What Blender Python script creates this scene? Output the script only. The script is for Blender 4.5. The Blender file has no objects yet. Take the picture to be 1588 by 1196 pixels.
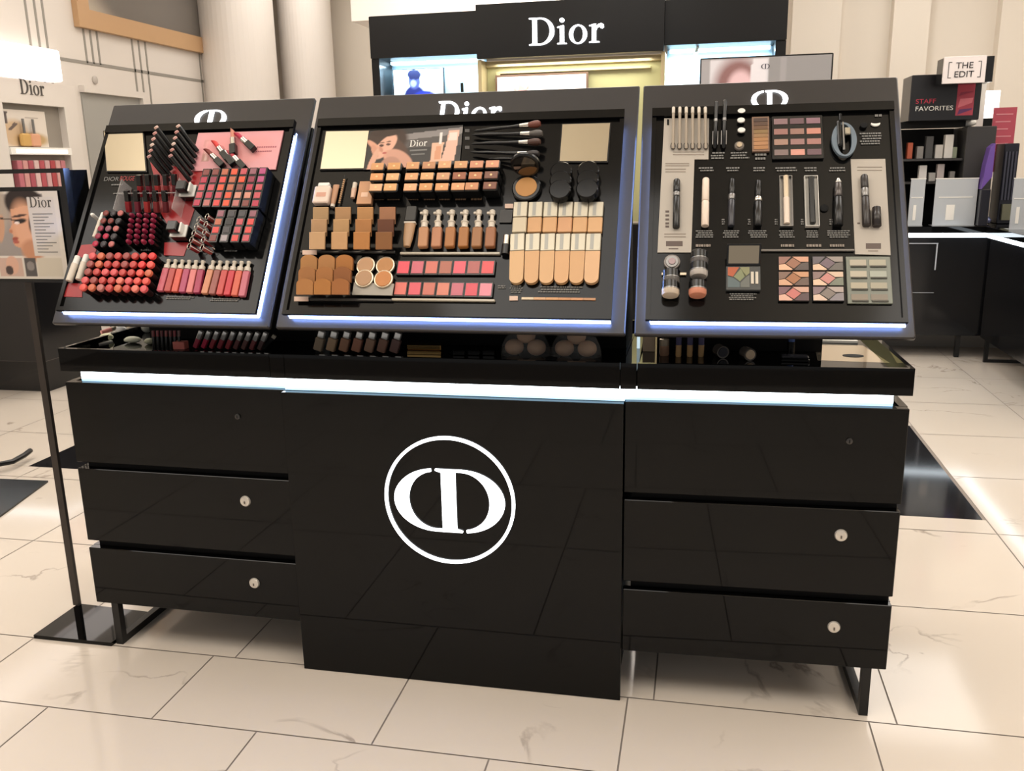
import bpy, math, random
from mathutils import Vector, Matrix
C = bpy.context.scene
random.seed(7)
PI = math.pi

# ---------------------------------------------------------------- camera
FOCAL, CAMP, YAW, PITCH, ROLL = 1385.0, Vector((1.744, -2.1309, 1.3861)), 0.2098, -0.2424, -0.0197
fwd = Vector((-math.sin(YAW)*math.cos(PITCH), math.cos(YAW)*math.cos(PITCH), math.sin(PITCH)))
rg0 = Vector((math.cos(YAW), math.sin(YAW), 0)); up0 = rg0.cross(fwd)
RIGHT = math.cos(ROLL)*rg0 + math.sin(ROLL)*up0
UP = -math.sin(ROLL)*rg0 + math.cos(ROLL)*up0
cd = bpy.data.cameras.new('camera'); cam = bpy.data.objects.new('camera', cd); C.collection.objects.link(cam)
cd.sensor_width = 36; cd.lens = FOCAL*36/1588; cd.clip_start = .05
m = Matrix.Identity(4)
for i, v in enumerate((RIGHT, UP, -fwd)):
    for j in range(3): m[j][i] = v[j]
m.translation = CAMP; cam.matrix_world = m
C.camera = cam

# ---------------------------------------------------------------- world, lamps, exposure
w = bpy.data.worlds.new('world'); C.world = w; w.use_nodes = True
w.node_tree.nodes['Background'].inputs[0].default_value = (1.0, .965, .93, 1)
w.node_tree.nodes['Background'].inputs[1].default_value = .34
def area(name, loc, size, power, col=(1, .93, .86), rot=(0, 0, 0), sy=None):
    l = bpy.data.lights.new(name, 'AREA'); l.energy = power; l.color = col; l.size = size
    if sy: l.shape = 'RECTANGLE'; l.size_y = sy
    o = bpy.data.objects.new(name, l); C.collection.objects.link(o); o.location = loc; o.rotation_euler = rot
    return o
LAMPS = [(x, y) for y in (-1.7, .9, 3.4, 6.0) for x in (-1.6, 1.0, 3.6, 6.2)]
for x, y in LAMPS: area('ceiling_lamp', (x, y, 3.56), 1.5, 19, (1, .965, .92))
for x, y in ((-.5, -1.6), (3.4, -1.6), (-.5, 3.4), (5.2, 3.4)): area('added_uplight', (x, y, 3.05), 2.2, 34, (1, .95, .88), (PI, 0, 0))  # unseen uplights added to brighten the ceiling and what the mirrors reflect
C.view_settings.view_transform = 'Standard'; C.view_settings.look = 'None'
C.view_settings.exposure = .4; C.view_settings.gamma = 1; C.view_settings.use_curve_mapping = False

# ---------------------------------------------------------------- pixel rays on to real planes (measuring only)
def ray(px, py): return (fwd*FOCAL + RIGHT*(px-794) + UP*(598-py))
def hit(px, py, P, n):
    d = ray(px, py); return CAMP + d*((P-CAMP).dot(n)/d.dot(n))
def onY(px, py, Y): return hit(px, py, Vector((0, Y, 0)), Vector((0, 1, 0)))
def onX(px, py, X): return hit(px, py, Vector((X, 0, 0)), Vector((1, 0, 0)))
def onZ(px, py, Z): return hit(px, py, Vector((0, 0, Z)), Vector((0, 0, 1)))

# ---------------------------------------------------------------- materials
GAIN = 1.0
def lin(h):
    if isinstance(h, str):
        c = [min(.92, int(h[i:i+2], 16)/255*GAIN) if GAIN != 1 else int(h[i:i+2], 16)/255 for i in (0, 2, 4)]
        return tuple(x/12.92 if x <= .04045 else ((x+.055)/1.055)**2.4 for x in c) + (1,)
    return tuple(h)[:3] + (1,)
MATS = {}
def mat(name, col='808080', rough=.4, metal=0, emit=0, spec=.5, trans=0, coat=0, bump=0, tint=False, alpha=1):
    if name in MATS: return MATS[name]
    m = bpy.data.materials.new(name); m.use_nodes = True; nt = m.node_tree; b = nt.nodes['Principled BSDF']
    c = lin(col); b.inputs['Base Color'].default_value = c
    b.inputs['Roughness'].default_value = rough; b.inputs['Metallic'].default_value = metal
    b.inputs['Specular IOR Level'].default_value = spec
    b.inputs['Transmission Weight'].default_value = trans; b.inputs['Coat Weight'].default_value = coat
    if tint:
        oi = nt.nodes.new('ShaderNodeObjectInfo'); nt.links.new(oi.outputs['Color'], b.inputs['Base Color'])
    if emit:
        b.inputs['Emission Color'].default_value = c; b.inputs['Emission Strength'].default_value = emit
    if alpha < 1: b.inputs['Alpha'].default_value = alpha
    if bump:
        n = nt.nodes.new('ShaderNodeTexNoise'); n.inputs['Scale'].default_value = bump
        bp = nt.nodes.new('ShaderNodeBump'); bp.inputs['Strength'].default_value = .15; bp.inputs['Distance'].default_value = .002
        nt.links.new(n.outputs[0], bp.inputs['Height']); nt.links.new(bp.outputs[0], b.inputs['Normal'])
    MATS[name] = m; return m
GLOSS = mat('gloss_black_lacquer', '050505', .03, spec=.24)
PLATE = mat('satin_black_plate', '302d2c', .34, spec=.4)
PANEL = mat('gloss_black_panel', '0b0b0b', .12, spec=.24)
MATTE = mat('matte_black', '0c0c0c', .6, spec=.2)
BLK = mat('black_plastic', '121212', .22)
STEEL = mat('black_steel', '1a1a1a', .35, metal=.3)
SILVER = mat('silver_metal', 'cfcac2', .18, metal=1)
GOLD = mat('gold_metal', 'd8b070', .22, metal=1)
CREAM = mat('cream_plastic', 'd8cdbd', .35)
CARD = mat('beige_card', 'b5aca0', .45)
WHITE = mat('white_plastic', 'eeebe4', .3)
TINT = mat('tinted_product', tint=True, rough=.38)
TINTG = mat('tinted_glossy_product', tint=True, rough=.28, spec=.3)
CLEAR = mat('clear_acrylic', 'f2f2f2', .05, trans=1)
CLEAR2 = mat('thin_clear_acrylic', 'd8dadc', .08, alpha=.22)
FROST = mat('frosted_acrylic', 'c8ccd0', .3, alpha=.6)
MIRROR = mat('mirror_glass', 'd9d2c0', .03, metal=1)
LED = mat('white_led', (.86, .94, 1.0), emit=7)
LEDB = mat('cool_led', (.30, .46, 1.0), emit=16)
LEDS = mat('side_cool_led', (.30, .46, 1.0), emit=36)
LEDW = mat('cool_led_core', (.72, .82, 1.0), emit=3.2)
SIGNW = mat('lit_sign_white', (.93, .96, 1.0), emit=2.6)
RED = mat('red_card', 'a5262a', .3)
GREYP = mat('grey_print', '7c7a76', .6)
DPRINT = mat('dark_print', '4a4540', .6)
WALLM = mat('warm_white_wall', 'd3cbc3', .55, bump=60)
WALLB = mat('beige_wall', 'e2d8ca', .6, bump=60)
GROOVE = mat('groove_grey', '8d8880', .6)

def marble():
    m = bpy.data.materials.new('marble_tile'); m.use_nodes = True; nt = m.node_tree; N = nt.nodes.new; L = nt.links.new
    b = nt.nodes['Principled BSDF']; b.inputs['Roughness'].default_value = .10
    geo = N('ShaderNodeNewGeometry'); at = N('ShaderNodeAttribute'); at.attribute_name = 'tile_seed'
    sc = N('ShaderNodeVectorMath'); sc.operation = 'SCALE'; sc.inputs['Scale'].default_value = 37.0
    ad = N('ShaderNodeVectorMath'); ad.operation = 'ADD'
    L(at.outputs['Vector'], sc.inputs[0]); L(geo.outputs['Position'], ad.inputs[0]); L(sc.outputs[0], ad.inputs[1])
    n1 = N('ShaderNodeTexNoise'); n1.inputs['Scale'].default_value = 1.7; n1.inputs['Detail'].default_value = 7; n1.inputs['Distortion'].default_value = 1.1
    L(ad.outputs[0], n1.inputs['Vector'])
    # thin veins: where the noise crosses a level
    sub = N('ShaderNodeMath'); sub.operation = 'SUBTRACT'; sub.inputs[1].default_value = .5; L(n1.outputs[0], sub.inputs[0])
    ab = N('ShaderNodeMath'); ab.operation = 'ABSOLUTE'; L(sub.outputs[0], ab.inputs[0])
    r = N('ShaderNodeValToRGB'); r.color_ramp.elements[0].position = 0; r.color_ramp.elements[0].color = (1, 1, 1, 1)
    r.color_ramp.elements[1].position = .012; r.color_ramp.elements[1].color = (0, 0, 0, 1); L(ab.outputs[0], r.inputs[0])
    n2 = N('ShaderNodeTexNoise'); n2.inputs['Scale'].default_value = 2.6; n2.inputs['Detail'].default_value = 3; L(ad.outputs[0], n2.inputs['Vector'])
    r2 = N('ShaderNodeValToRGB'); r2.color_ramp.elements[0].position = .55; r2.color_ramp.elements[0].color = (0, 0, 0, 1); r2.color_ramp.elements[1].position = .68; r2.color_ramp.elements[1].color = (.75, .75, .75, 1); L(n2.outputs[0], r2.inputs[0])
    mu = N('ShaderNodeMath'); mu.operation = 'MULTIPLY'; L(r.outputs[0], mu.inputs[0]); L(r2.outputs[0], mu.inputs[1])
    n3 = N('ShaderNodeTexNoise'); n3.inputs['Scale'].default_value = 1.2; n3.inputs['Detail'].default_value = 4; L(ad.outputs[0], n3.inputs['Vector'])
    base = N('ShaderNodeMixRGB'); base.inputs[1].default_value = lin('dcd1c5'); base.inputs[2].default_value = lin('d3c8bb'); L(n3.outputs[0], base.inputs[0])
    mx = N('ShaderNodeMixRGB'); mx.inputs[2].default_value = lin('8f8074'); L(mu.outputs[0], mx.inputs[0]); L(base.outputs[0], mx.inputs[1])
    L(mx.outputs[0], b.inputs['Base Color'])
    return m
MARBLE = marble()
def vcol():
    m = bpy.data.materials.new('printed_picture'); m.use_nodes = True; b = m.node_tree.nodes['Principled BSDF']
    a = m.node_tree.nodes.new('ShaderNodeVertexColor'); a.layer_name = 'print'
    m.node_tree.links.new(a.outputs[0], b.inputs['Base Color']); b.inputs['Roughness'].default_value = .3
    return m
PRINT = vcol()
def vcol_lit(s):
    m = bpy.data.materials.new('backlit_picture'); m.use_nodes = True; b = m.node_tree.nodes['Principled BSDF']
    a = m.node_tree.nodes.new('ShaderNodeVertexColor'); a.layer_name = 'print'
    m.node_tree.links.new(a.outputs[0], b.inputs['Base Color']); m.node_tree.links.new(a.outputs[0], b.inputs['Emission Color'])
    b.inputs['Emission Strength'].default_value = s; b.inputs['Roughness'].default_value = .3
    return m
PRINTLIT = vcol_lit(.9)

# ---------------------------------------------------------------- mesh builder
class MB:
    def __init__(s): s.v = []; s.f = []; s.fm = []; s.m = 0
    def add(s, vs, fs):
        o = len(s.v); s.v += [tuple(x) for x in vs]; s.f += [tuple(i+o for i in f) for f in fs]; s.fm += [s.m]*len(fs); return s
    def box(s, x0, y0, z0, x1, y1, z1, bev=0):
        if bev <= 0:
            vs = [(x, y, z) for z in (z0, z1) for y in (y0, y1) for x in (x0, x1)]
            return s.add(vs, [(0, 2, 3, 1), (4, 5, 7, 6), (0, 1, 5, 4), (2, 6, 7, 3), (0, 4, 6, 2), (1, 3, 7, 5)])
        # chamfered box: octagon-section prism with chamfered ends
        b = min(bev, (x1-x0)*.45, (y1-y0)*.45, (z1-z0)*.45)
        def ringz(z, i):
            a, c, d, e = x0+i, x1-i, y0+i, y1-i
            return [(a+b, d, z), (c-b, d, z), (c, d+b, z), (c, e-b, z), (c-b, e, z), (a+b, e, z), (a, e-b, z), (a, d+b, z)]
        b2 = b; rs = [ringz(z0, b2), ringz(z0+b, 0), ringz(z1-b, 0), ringz(z1, b2)]
        vs = [p for r in rs for p in r]; fs = [tuple(reversed(range(8))), tuple(range(24, 32))]
        for k in range(3):
            for j in range(8): fs.append((k*8+j, k*8+(j+1) % 8, k*8+8+(j+1) % 8, k*8+8+j))
        return s.add(vs, fs)
    def rings(s, rs, cap=True, closed=True):
        n = len(rs[0]); vs = [p for r in rs for p in r]; fs = []
        for k in range(len(rs)-1):
            for j in range(n if closed else n-1): fs.append((k*n+j, k*n+(j+1) % n, (k+1)*n+(j+1) % n, (k+1)*n+j))
        if cap: fs += [tuple(reversed(range(n))), tuple(range((len(rs)-1)*n, len(rs)*n))]
        return s.add(vs, fs)
    def lathe(s, prof, p=(0, 0, 0), d=(0, 0, 1), n=16, sx=1, sy=1):
        d = Vector(d).normalized(); p = Vector(p); a = d.orthogonal().normalized() if abs(d.z) < .999 else Vector((1, 0, 0)); b = d.cross(a)
        return s.rings([[p + d*h + a*(r*sx*math.cos(2*PI*j/n)) + b*(r*sy*math.sin(2*PI*j/n)) for j in range(n)] for r, h in prof])
    def rod(s, p0, p1, r, r1=None, n=12):
        p0 = Vector(p0); p1 = Vector(p1); L = (p1-p0).length
        return s.lathe([(r, 0), (r if r1 is None else r1, L)], p0, p1-p0, n)
    def bar(s, p0, p1, w, h=None, up=(0, 0, 1)):
        p0 = Vector(p0); p1 = Vector(p1); d = (p1-p0).normalized(); h = h or w
        a = d.cross(Vector(up)); a = a.normalized() if a.length > 1e-4 else d.orthogonal().normalized(); b = a.cross(d)
        q = [(-w/2, -h/2), (w/2, -h/2), (w/2, h/2), (-w/2, h/2)]
        return s.rings([[p + a*x + b*y for x, y in q] for p in (p0, p1)])
    def tube(s, pts, r, n=8, closed=False):
        pts = [Vector(p) for p in pts]; rs = []; N = len(pts)
        prev = None
        for i, p in enumerate(pts):
            t = (pts[(i+1) % N]-pts[i-1]) if closed else (pts[min(i+1, N-1)]-pts[max(i-1, 0)])
            t.normalize(); a = (prev - t*prev.dot(t)) if prev else t.orthogonal()
            a.normalize(); prev = a; b = t.cross(a)
            rs.append([p + a*(r*math.cos(2*PI*j/n)) + b*(r*math.sin(2*PI*j/n)) for j in range(n)])
        if closed: rs.append(rs[0])
        return s.rings(rs, cap=not closed)
    def prism(s, poly, z0, z1, M=None):
        n = len(poly); vs = [Vector((x, y, z0)) for x, y in poly] + [Vector((x, y, z1)) for x, y in poly]
        if M: vs = [M @ v for v in vs]
        fs = [tuple(reversed(range(n))), tuple(range(n, 2*n))] + [(j, (j+1) % n, n+(j+1) % n, n+j) for j in range(n)]
        return s.add(vs, fs)
    def build(s, name, material, parent=None, smooth=False, col=None, M=None):
        me = bpy.data.meshes.new(name); me.from_pydata([tuple(v) for v in s.v], [], s.f)
        mats = material if isinstance(material, (list, tuple)) else [material]
        for mm in mats: me.materials.append(mm)
        if len(mats) > 1: me.polygons.foreach_set('material_index', s.fm)
        me.update()
        if smooth:
            for p in me.polygons: p.use_smooth = True
            try: me.set_sharp_from_angle(angle=math.radians(38))
            except Exception: pass
        o = bpy.data.objects.new(name, me); C.collection.objects.link(o)
        if parent: o.parent = parent
        elif M is not None: o.matrix_world = M
        if col: o.color = lin(col)
        return o
def thing(name, label, cat, M=None, group=None):
    o = bpy.data.objects.new(name, None); C.collection.objects.link(o); o.empty_display_size = .02
    if M is not None: o.matrix_world = M if isinstance(M, Matrix) else Matrix.Translation(Vector(M))
    return tag(o, label, cat, group)
def tag(o, label, cat, group=None, kind=None):
    if label: o['label'] = label
    if cat: o['category'] = cat
    if group: o['group'] = group
    if kind: o['kind'] = kind
    return o
def struct(mb, name, material, M=None, label=None):
    o = mb.build(name, material, M=M); o['kind'] = 'structure'
    if label: o['label'] = label
    return o
def dup(root, M, label, colors=None, group=None):
    r = root.copy(); C.collection.objects.link(r); r.matrix_world = M; r['label'] = label
    if group: r['group'] = group
    for ch in list(root.children):
        c = ch.copy(); C.collection.objects.link(c); c.parent = r
        b = c.name.split('.')[0]
        if colors and b in colors: c.color = lin(colors[b])
        for g in ch.children:
            d = g.copy(); C.collection.objects.link(d); d.parent = c
            if colors and g.name.split('.')[0] in colors: d.color = lin(colors[g.name.split('.')[0]])
    return r
T = lambda x, y, z=0: Matrix.Translation(Vector((x, y, z)))
ORD = ['first', 'second', 'third', 'fourth', 'fifth', 'sixth', 'seventh', 'eighth', 'ninth', 'tenth', 'eleventh', 'twelfth']

# ---------------------------------------------------------------- lettering drawn as outlines
def ell(cx, cy, rx, ry, a0, a1, n=20):
    return [(cx+rx*math.cos(math.radians(a0+(a1-a0)*k/n)), cy+ry*math.sin(math.radians(a0+(a1-a0)*k/n))) for k in range(n+1)]
def glyph(ch):
    """outlines and holes of a bracketed serif letter, cap height 1; returns (list of loops, advance)"""
    def serif(x0, x1, y, up):   # flat slab with a slight bracket
        t = .035
        return [(x0, y), (x1, y), (x1, y+t*up), (x0, y+t*up)]
    if ch == 'D':
        outer = [(0, 0), (.36, 0)] + ell(.36, .5, .46, .5, -90, 90) + [(0, 1), (0, .965), (.11, .94), (.11, .06), (0, .035)]
        inner = [(.25, .05), (.34, .045)] + ell(.34, .5, .335, .455, -90, 90) + [(.25, .95)]
        return [outer, inner[::-1]], .90
    if ch == 'i':
        st = [(0, 0), (.30, 0), (.30, .03), (.215, .05), (.215, .68), (.17, .68), (0, .63), (0, .605), (.085, .60), (.085, .05), (0, .03)]
        return [st, ell(.15, .87, .078, .078, 0, 345, 14)], .36
    if ch == 'o':
        return [ell(.29, .33, .29, .35, 0, 352, 30), ell(.29, .33, .165, .305, 352, 0, 30)], .63
    if ch == 'r':
        st = [(0, 0), (.33, 0), (.33, .03), (.22, .05), (.22, .44), (.26, .54), (.33, .575), (.36, .52), (.42, .50), (.47, .55), (.46, .64), (.39, .69), (.29, .66), (.215, .57), (.215, .68), (.17, .68), (0, .63), (0, .605), (.09, .60), (.09, .05), (0, .03)]
        return [st], .50
def curve_mesh(loops, depth, name='lettering'):
    cu = bpy.data.curves.new(name, 'CURVE'); cu.dimensions = '2D'; cu.fill_mode = 'BOTH'; cu.extrude = depth/2
    for lp in loops:
        sp = cu.splines.new('POLY'); sp.points.add(len(lp)-1); sp.use_cyclic_u = True
        for p, (x, y) in zip(sp.points, lp): p.co = (x, y, 0, 1)
    return curve_to_mesh(cu, name)
def curve_to_mesh(cu, name):
    o = bpy.data.objects.new(name+'_tmp', cu); C.collection.objects.link(o)
    bpy.context.view_layer.update()
    dg = bpy.context.evaluated_depsgraph_get(); me = bpy.data.meshes.new_from_object(o.evaluated_get(dg))
    bpy.data.objects.remove(o); bpy.data.curves.remove(cu); me.name = name; return me
def link_mesh(me, name, material, parent, M):
    me.materials.clear(); me.materials.append(material)
    o = bpy.data.objects.new(name, me); C.collection.objects.link(o)
    if parent: o.parent = parent; o.matrix_parent_inverse = Matrix.Identity(4); o.matrix_local = M
    else: o.matrix_world = M
    return o
def wordmark(size, depth, small=1.0):
    loops = []; x = 0
    for k, ch in enumerate('Dior'):
        ls, adv = glyph(ch)
        for l in ls: loops.append([((px+x)*size, py*size) for px, py in l])
        x += adv+.02
    wd = x*size
    return curve_mesh([[(a-wd/2, b) for a, b in l] for l in loops], depth, 'wordmark'), wd
def emblem_loops(s):
    half = ell(-.2, 0, .66, .5, 96, 270, 26) + [(.0, -.5), (.20, -.5), (.20, -.475), (.11, -.45), (.11, 0), (-.11, 0), (-.11, -.462)] + ell(-.2, 0, .43, .462, 270, 98, 26)
    other = [(-x, -y) for x, y in half]
    return [[(x*s, y*s) for x, y in half], [(x*s, y*s) for x, y in other]]
def emblem(s, depth): return curve_mesh(emblem_loops(s), depth, 'emblem')
def sans(txt, size, depth=.0006, spacing=1.0, line=1.0):
    cu = bpy.data.curves.new('text', 'FONT'); cu.body = txt; cu.size = size; cu.extrude = depth; cu.align_x = 'CENTER'; cu.align_y = 'CENTER'; cu.space_character = spacing; cu.space_line = line
    return curve_to_mesh(cu, 'lettering')

# ---------------------------------------------------------------- printed pictures (flat pigments per cell)
def picture(wid, hei, nx, ny, fn, name, parent=None, M=None, material=None):
    vs = [(wid*i/nx, hei*j/ny, 0) for j in range(ny+1) for i in range(nx+1)]
    fs = [(j*(nx+1)+i, j*(nx+1)+i+1, (j+1)*(nx+1)+i+1, (j+1)*(nx+1)+i) for j in range(ny) for i in range(nx)]
    me = bpy.data.meshes.new(name); me.from_pydata(vs, [], fs); me.materials.append(material or PRINT)
    ca = me.color_attributes.new('print', 'FLOAT_COLOR', 'CORNER'); k = 0
    for p in me.polygons:
        for li in p.loop_indices:
            v = me.vertices[me.loops[li].vertex_index].co
            ca.data[li].color = fn(v.x/wid, v.y/hei)
    o = bpy.data.objects.new(name, me); C.collection.objects.link(o)
    if parent: o.parent = parent
    if M is not None: o.matrix_local = M
    return o
def painter(bg, ops):
    """ops: ('e',cx,cy,rx,ry,rot,colour[,soft]) ellipse or ('p',[(x,y)..],colour) polygon, later ones on top"""
    bgl = lin(bg); P = []
    for o in ops: P.append(o[:-1] + (lin(o[-1]),) if o[0] == 'p' else o[:6] + (lin(o[6]), o[7] if len(o) > 7 else .15))
    def inside(poly, x, y):
        r = False; j = len(poly)-1
        for i in range(len(poly)):
            xi, yi = poly[i]; xj, yj = poly[j]
            if (yi > y) != (yj > y) and x < (xj-xi)*(y-yi)/(yj-yi)+xi: r = not r
            j = i
        return r
    def fn(x, y):
        c = list(bgl)
        for o in P:
            if o[0] == 'p': a = 1 if inside(o[1], x, y) else 0; k = o[2]
            else:
                _, cx, cy, rx, ry, rot, k, sf = o; t = math.radians(rot); dx, dy = x-cx, y-cy
                u = (dx*math.cos(t)+dy*math.sin(t))/rx; v = (-dx*math.sin(t)+dy*math.cos(t))/ry; d = math.hypot(u, v)
                a = max(0, min(1, (1+sf-d)/(sf+1e-6)))
            if a: c = [c[i]*(1-a)+k[i]*a for i in range(3)] + [1]
        return c
    return fn
# ================================================================ THE SETTING
A_, B_, C_ = .6722, .9, .6615; W_ = A_+B_+C_
# floor: real tiles with grout joints, black inlay behind the counter
rows = [(-1.60, .071), (-.96, .071), (-.318, .378), (-.004, .446)]
y = .648; k = 0
while y < 9: rows.append((y, .446 if k % 2 == 0 else .446)); y += .652; k += 1
rows = [(-3.5, .378), (-2.9, .071), (-2.25, .378)] + rows
fl = MB(); seeds = []
INL = (-1.44, 1.44, 2.857, 2.75)
TW = .6062; G = .0022
def cut(x0, y0, x1, y1):
    """tile rectangle minus the inlay rectangle"""
    a0, b0, a1, b1 = INL
    if x1 <= a0 or x0 >= a1 or y1 <= b0 or y0 >= b1: return [(x0, y0, x1, y1)]
    out = []
    if y0 < b0: out.append((x0, y0, x1, b0-G))
    if y1 > b1: out.append((x0, b1+G, x1, y1))
    ya, yb = max(y0, b0), min(y1, b1)
    if x0 < a0: out.append((x0, ya, a0-G, yb))
    if x1 > a1: out.append((a1+G, ya, x1, yb))
    return out
rr = random.Random(3)
for (y0, off), (y1, _) in zip(rows, rows[1:]):
    n0 = math.floor((-6.5-off)/TW)
    for n in range(n0, n0+28):
        x0 = off+n*TW; sd = (rr.random(), rr.random(), rr.random())
        for q in cut(x0+G, y0+G, x0+TW-G, y1-G):
            if q[2]-q[0] > .01 and q[3]-q[1] > .01:
                fl.add([(q[0], q[1], 0), (q[2], q[1], 0), (q[2], q[3], 0), (q[0], q[3], 0)], [(0, 1, 2, 3)]); seeds.append(sd)
fl.m = 1; fl.add([(-6.6, -4, -.002), (11, -4, -.002), (11, 9, -.002), (-6.6, 9, -.002)], [(0, 1, 2, 3)]); seeds.append((0, 0, 0))
fo = fl.build('floor', [MARBLE, mat('grout', '8a8078', .8)]); fo['kind'] = 'structure'
at = fo.data.attributes.new('tile_seed', 'FLOAT_VECTOR', 'FACE'); at.data.foreach_set('vector', [c for s in seeds for c in s])
struct(MB().box(INL[0], INL[1], -.0018, INL[2], INL[3], .0004), 'trim_1', mat('black_floor_inlay', '1b1a1c', .08), label='black polished inlay strip set in the marble floor behind the counter')
# ceiling with lamp panels
struct(MB().box(-6.6, -4, 3.7, 11, 9, 3.8), 'ceiling', mat('ceiling_paint', 'e2d8c8', .7))
DIFF = mat('lamp_diffuser', (1, .94, .86), emit=2.5)
# walls
XW = -3.0
struct(MB().box(XW-.2, -4, 0, XW, 9, 3.7), 'wall_left', WALLM)
YB = 7.6
struct(MB().box(XW, YB, 0, 11, YB+.2, 3.7), 'wall_back', WALLB)
struct(MB().box(11, -4, 0, 11.2, 9, 3.7), 'wall_right', WALLB)
# grooves on the left wall
g = MB()
def groove_v(px, py0, py1, w=.022):
    p = onX(px[0], py0, XW); q = onX(px[1], py1, XW); yy = (p.y+q.y)/2
    g.box(XW-.001, yy-w/2, q.z, XW+.004, yy+w/2, p.z)
zg = onX(200, 108, XW).z
def vgroove(px, py, z0, z1, w=.02):
    yy = onX(px, py, XW).y; g.box(XW-.001, yy-w/2, z0, XW+.004, yy+w/2, z1)
for px in (42, 56, 68): vgroove(px, 30, .0, 3.7)
for px in (133, 143, 153): vgroove(px, 80, zg, 3.7)
for px in (207, 217, 227): vgroove(px, 90, .0, 3.7)
for px in (312,): vgroove(px, 120, .0, 3.7)
g.box(XW-.001, 2.0, zg-.012, XW+.004, YB, zg+.012)
struct(g, 'trim_2', GROOVE, label='grey groove lines ruled across the white left wall')
# grey recess (doorway) in left wall
d0 = onX(124, 143, XW); d1 = onX(214, 156, XW); dz = d0.z
dr = MB(); dr.box(XW-.001, d0.y, .01, XW+.012, d1.y, dz)
struct(dr, 'door_1', mat('grey_door_recess', '9c9a94', .5), label='plain grey doorway recess in the white left wall')
fr = MB(); fr.box(XW, d0.y-.01, dz, XW+.05, d1.y+.05, dz+.05); fr.box(XW, d1.y, 0, XW+.05, d1.y+.05, dz)
struct(fr, 'trim_3', WALLM)
# back wall pilasters and white column
col = onY(365, 200, 6.2)
c2_ = onY(472, 200, 6.9); struct(MB().lathe([(.27, 0), (.27, 3.7)], (c2_.x, 7.1, 0), n=48), 'trim_13', mat('white_column_paint', 'e8e0d8', .4), label='second white column partly behind the round one')
cm = MB(); cm.lathe([(.36, 0), (.36, 3.7)], (col.x, 6.4, 0), n=48)
struct(cm, 'trim_4', mat('white_column_paint', 'e4dcd6', .45), label='round white column in front of the back wall')
for i, (pa, pb) in enumerate(((1225, 1300), (1380, 1436), (1545, 1640))):
    p0 = onY(pa, 100, 7.45); p1 = onY(pb, 100, 7.45)
    struct(MB().box(p0.x, 7.45, 0, p1.x, YB, 3.7), 'trim_%d' % (5+i), WALLB)

# ================================================================ THE COUNTER
UL = Matrix.Translation((A_, 0, 0)) @ Matrix.Rotation(-.0083, 4, 'Z') @ Matrix.Translation((-A_, 0, 0))
UR = Matrix.Translation((A_+B_, 0, 0)) @ Matrix.Rotation(.0302, 4, 'Z')
Z1t, Z1b, Z2t, Z2b, Z3t, Z3b = .8153, .5786, .5592, .3361, .3125, .1357
DEP = .60
def on_unit(px, py, M, yl=0):
    Mi = M.inverted(); n = M.to_3x3() @ Vector((0, 1, 0)); p = hit(px, py, M @ Vector((0, yl, 0)), n); return Mi @ p
def cabinet(M, w, name_label, lxa, lxb, locks, side):
    t = thing('drawer_cabinet', name_label, 'cabinet', M)
    MB().box(.02, .025, Z3b+.004, w-.004, DEP, Z1t-.004).build('body', MATTE, t)
    for k, (zt, zb, what) in enumerate(((Z1t, Z1b, 'deep'), (Z2t, Z2b, ''), (Z3t, Z3b, ''))):
        d = MB().box(.001, 0, zb, w-.001, DEP-.02 if False else .024, zt, .0015).build('drawer', GLOSS, t)
        # side cheek of the drawer course, part of the same carcass look
        MB().box(0.0 if side < 0 else w-.019, .0245, zb, .019 if side < 0 else w, DEP, zt).build('side_panel', GLOSS, t)
        px, py = locks[k]; p = on_unit(px, py, M)
        if k == 0:
            l = MB(); l.lathe([(.0075, 0), (.0075, .004), (.005, .005)], (p.x, 0, p.z), (0, -1, 0), 16).build('lock', mat('dark_lock', '4c4a48', .3, metal=.8), d, True)
            MB().box(p.x-.0012, -.0062, p.z-.004, p.x+.0012, -.0048, p.z+.004).build('keyhole', MATTE, d)
        else:
            l = MB(); l.lathe([(.0155, 0), (.0155, .003), (.0135, .006), (.006, .007)], (p.x, 0, p.z), (0, -1, 0), 24).build('lock', mat('nickel_lock', 'd8d2c8', .3, metal=.6), d, True)
            MB().box(p.x-.0018, -.009, p.z-.006, p.x+.0018, -.0068, p.z+.001).build('keyhole', mat('keyhole_dark', '6a625a', .4), d)
    for lx in ((lxa, lxb) if side else (lxa,)):
        if lx is None: continue
        f = MB(); s_ = .022
        f.box(lx-s_/2, .002, 0, lx+s_/2, .002+s_, Z3b); f.box(lx-s_/2, DEP-.03, 0, lx+s_/2, DEP-.03+s_, Z3b); f.box(lx-s_/2, .024, 0, lx+s_/2, DEP-.03, s_)
        f.build('leg_frame', STEEL, t)
    return t
MLc = UL
cabinet(UL, A_, 'black lacquer three-drawer cabinet left of the illuminated emblem panel', .060, None, [(369, 646), (381, 777), (395, 904)], -1)
cabinet(UR, C_, 'black lacquer three-drawer cabinet right of the illuminated emblem panel', C_-.046, None, [(1317, 684), (1304, 830), (1293, 972)], 1)
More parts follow.
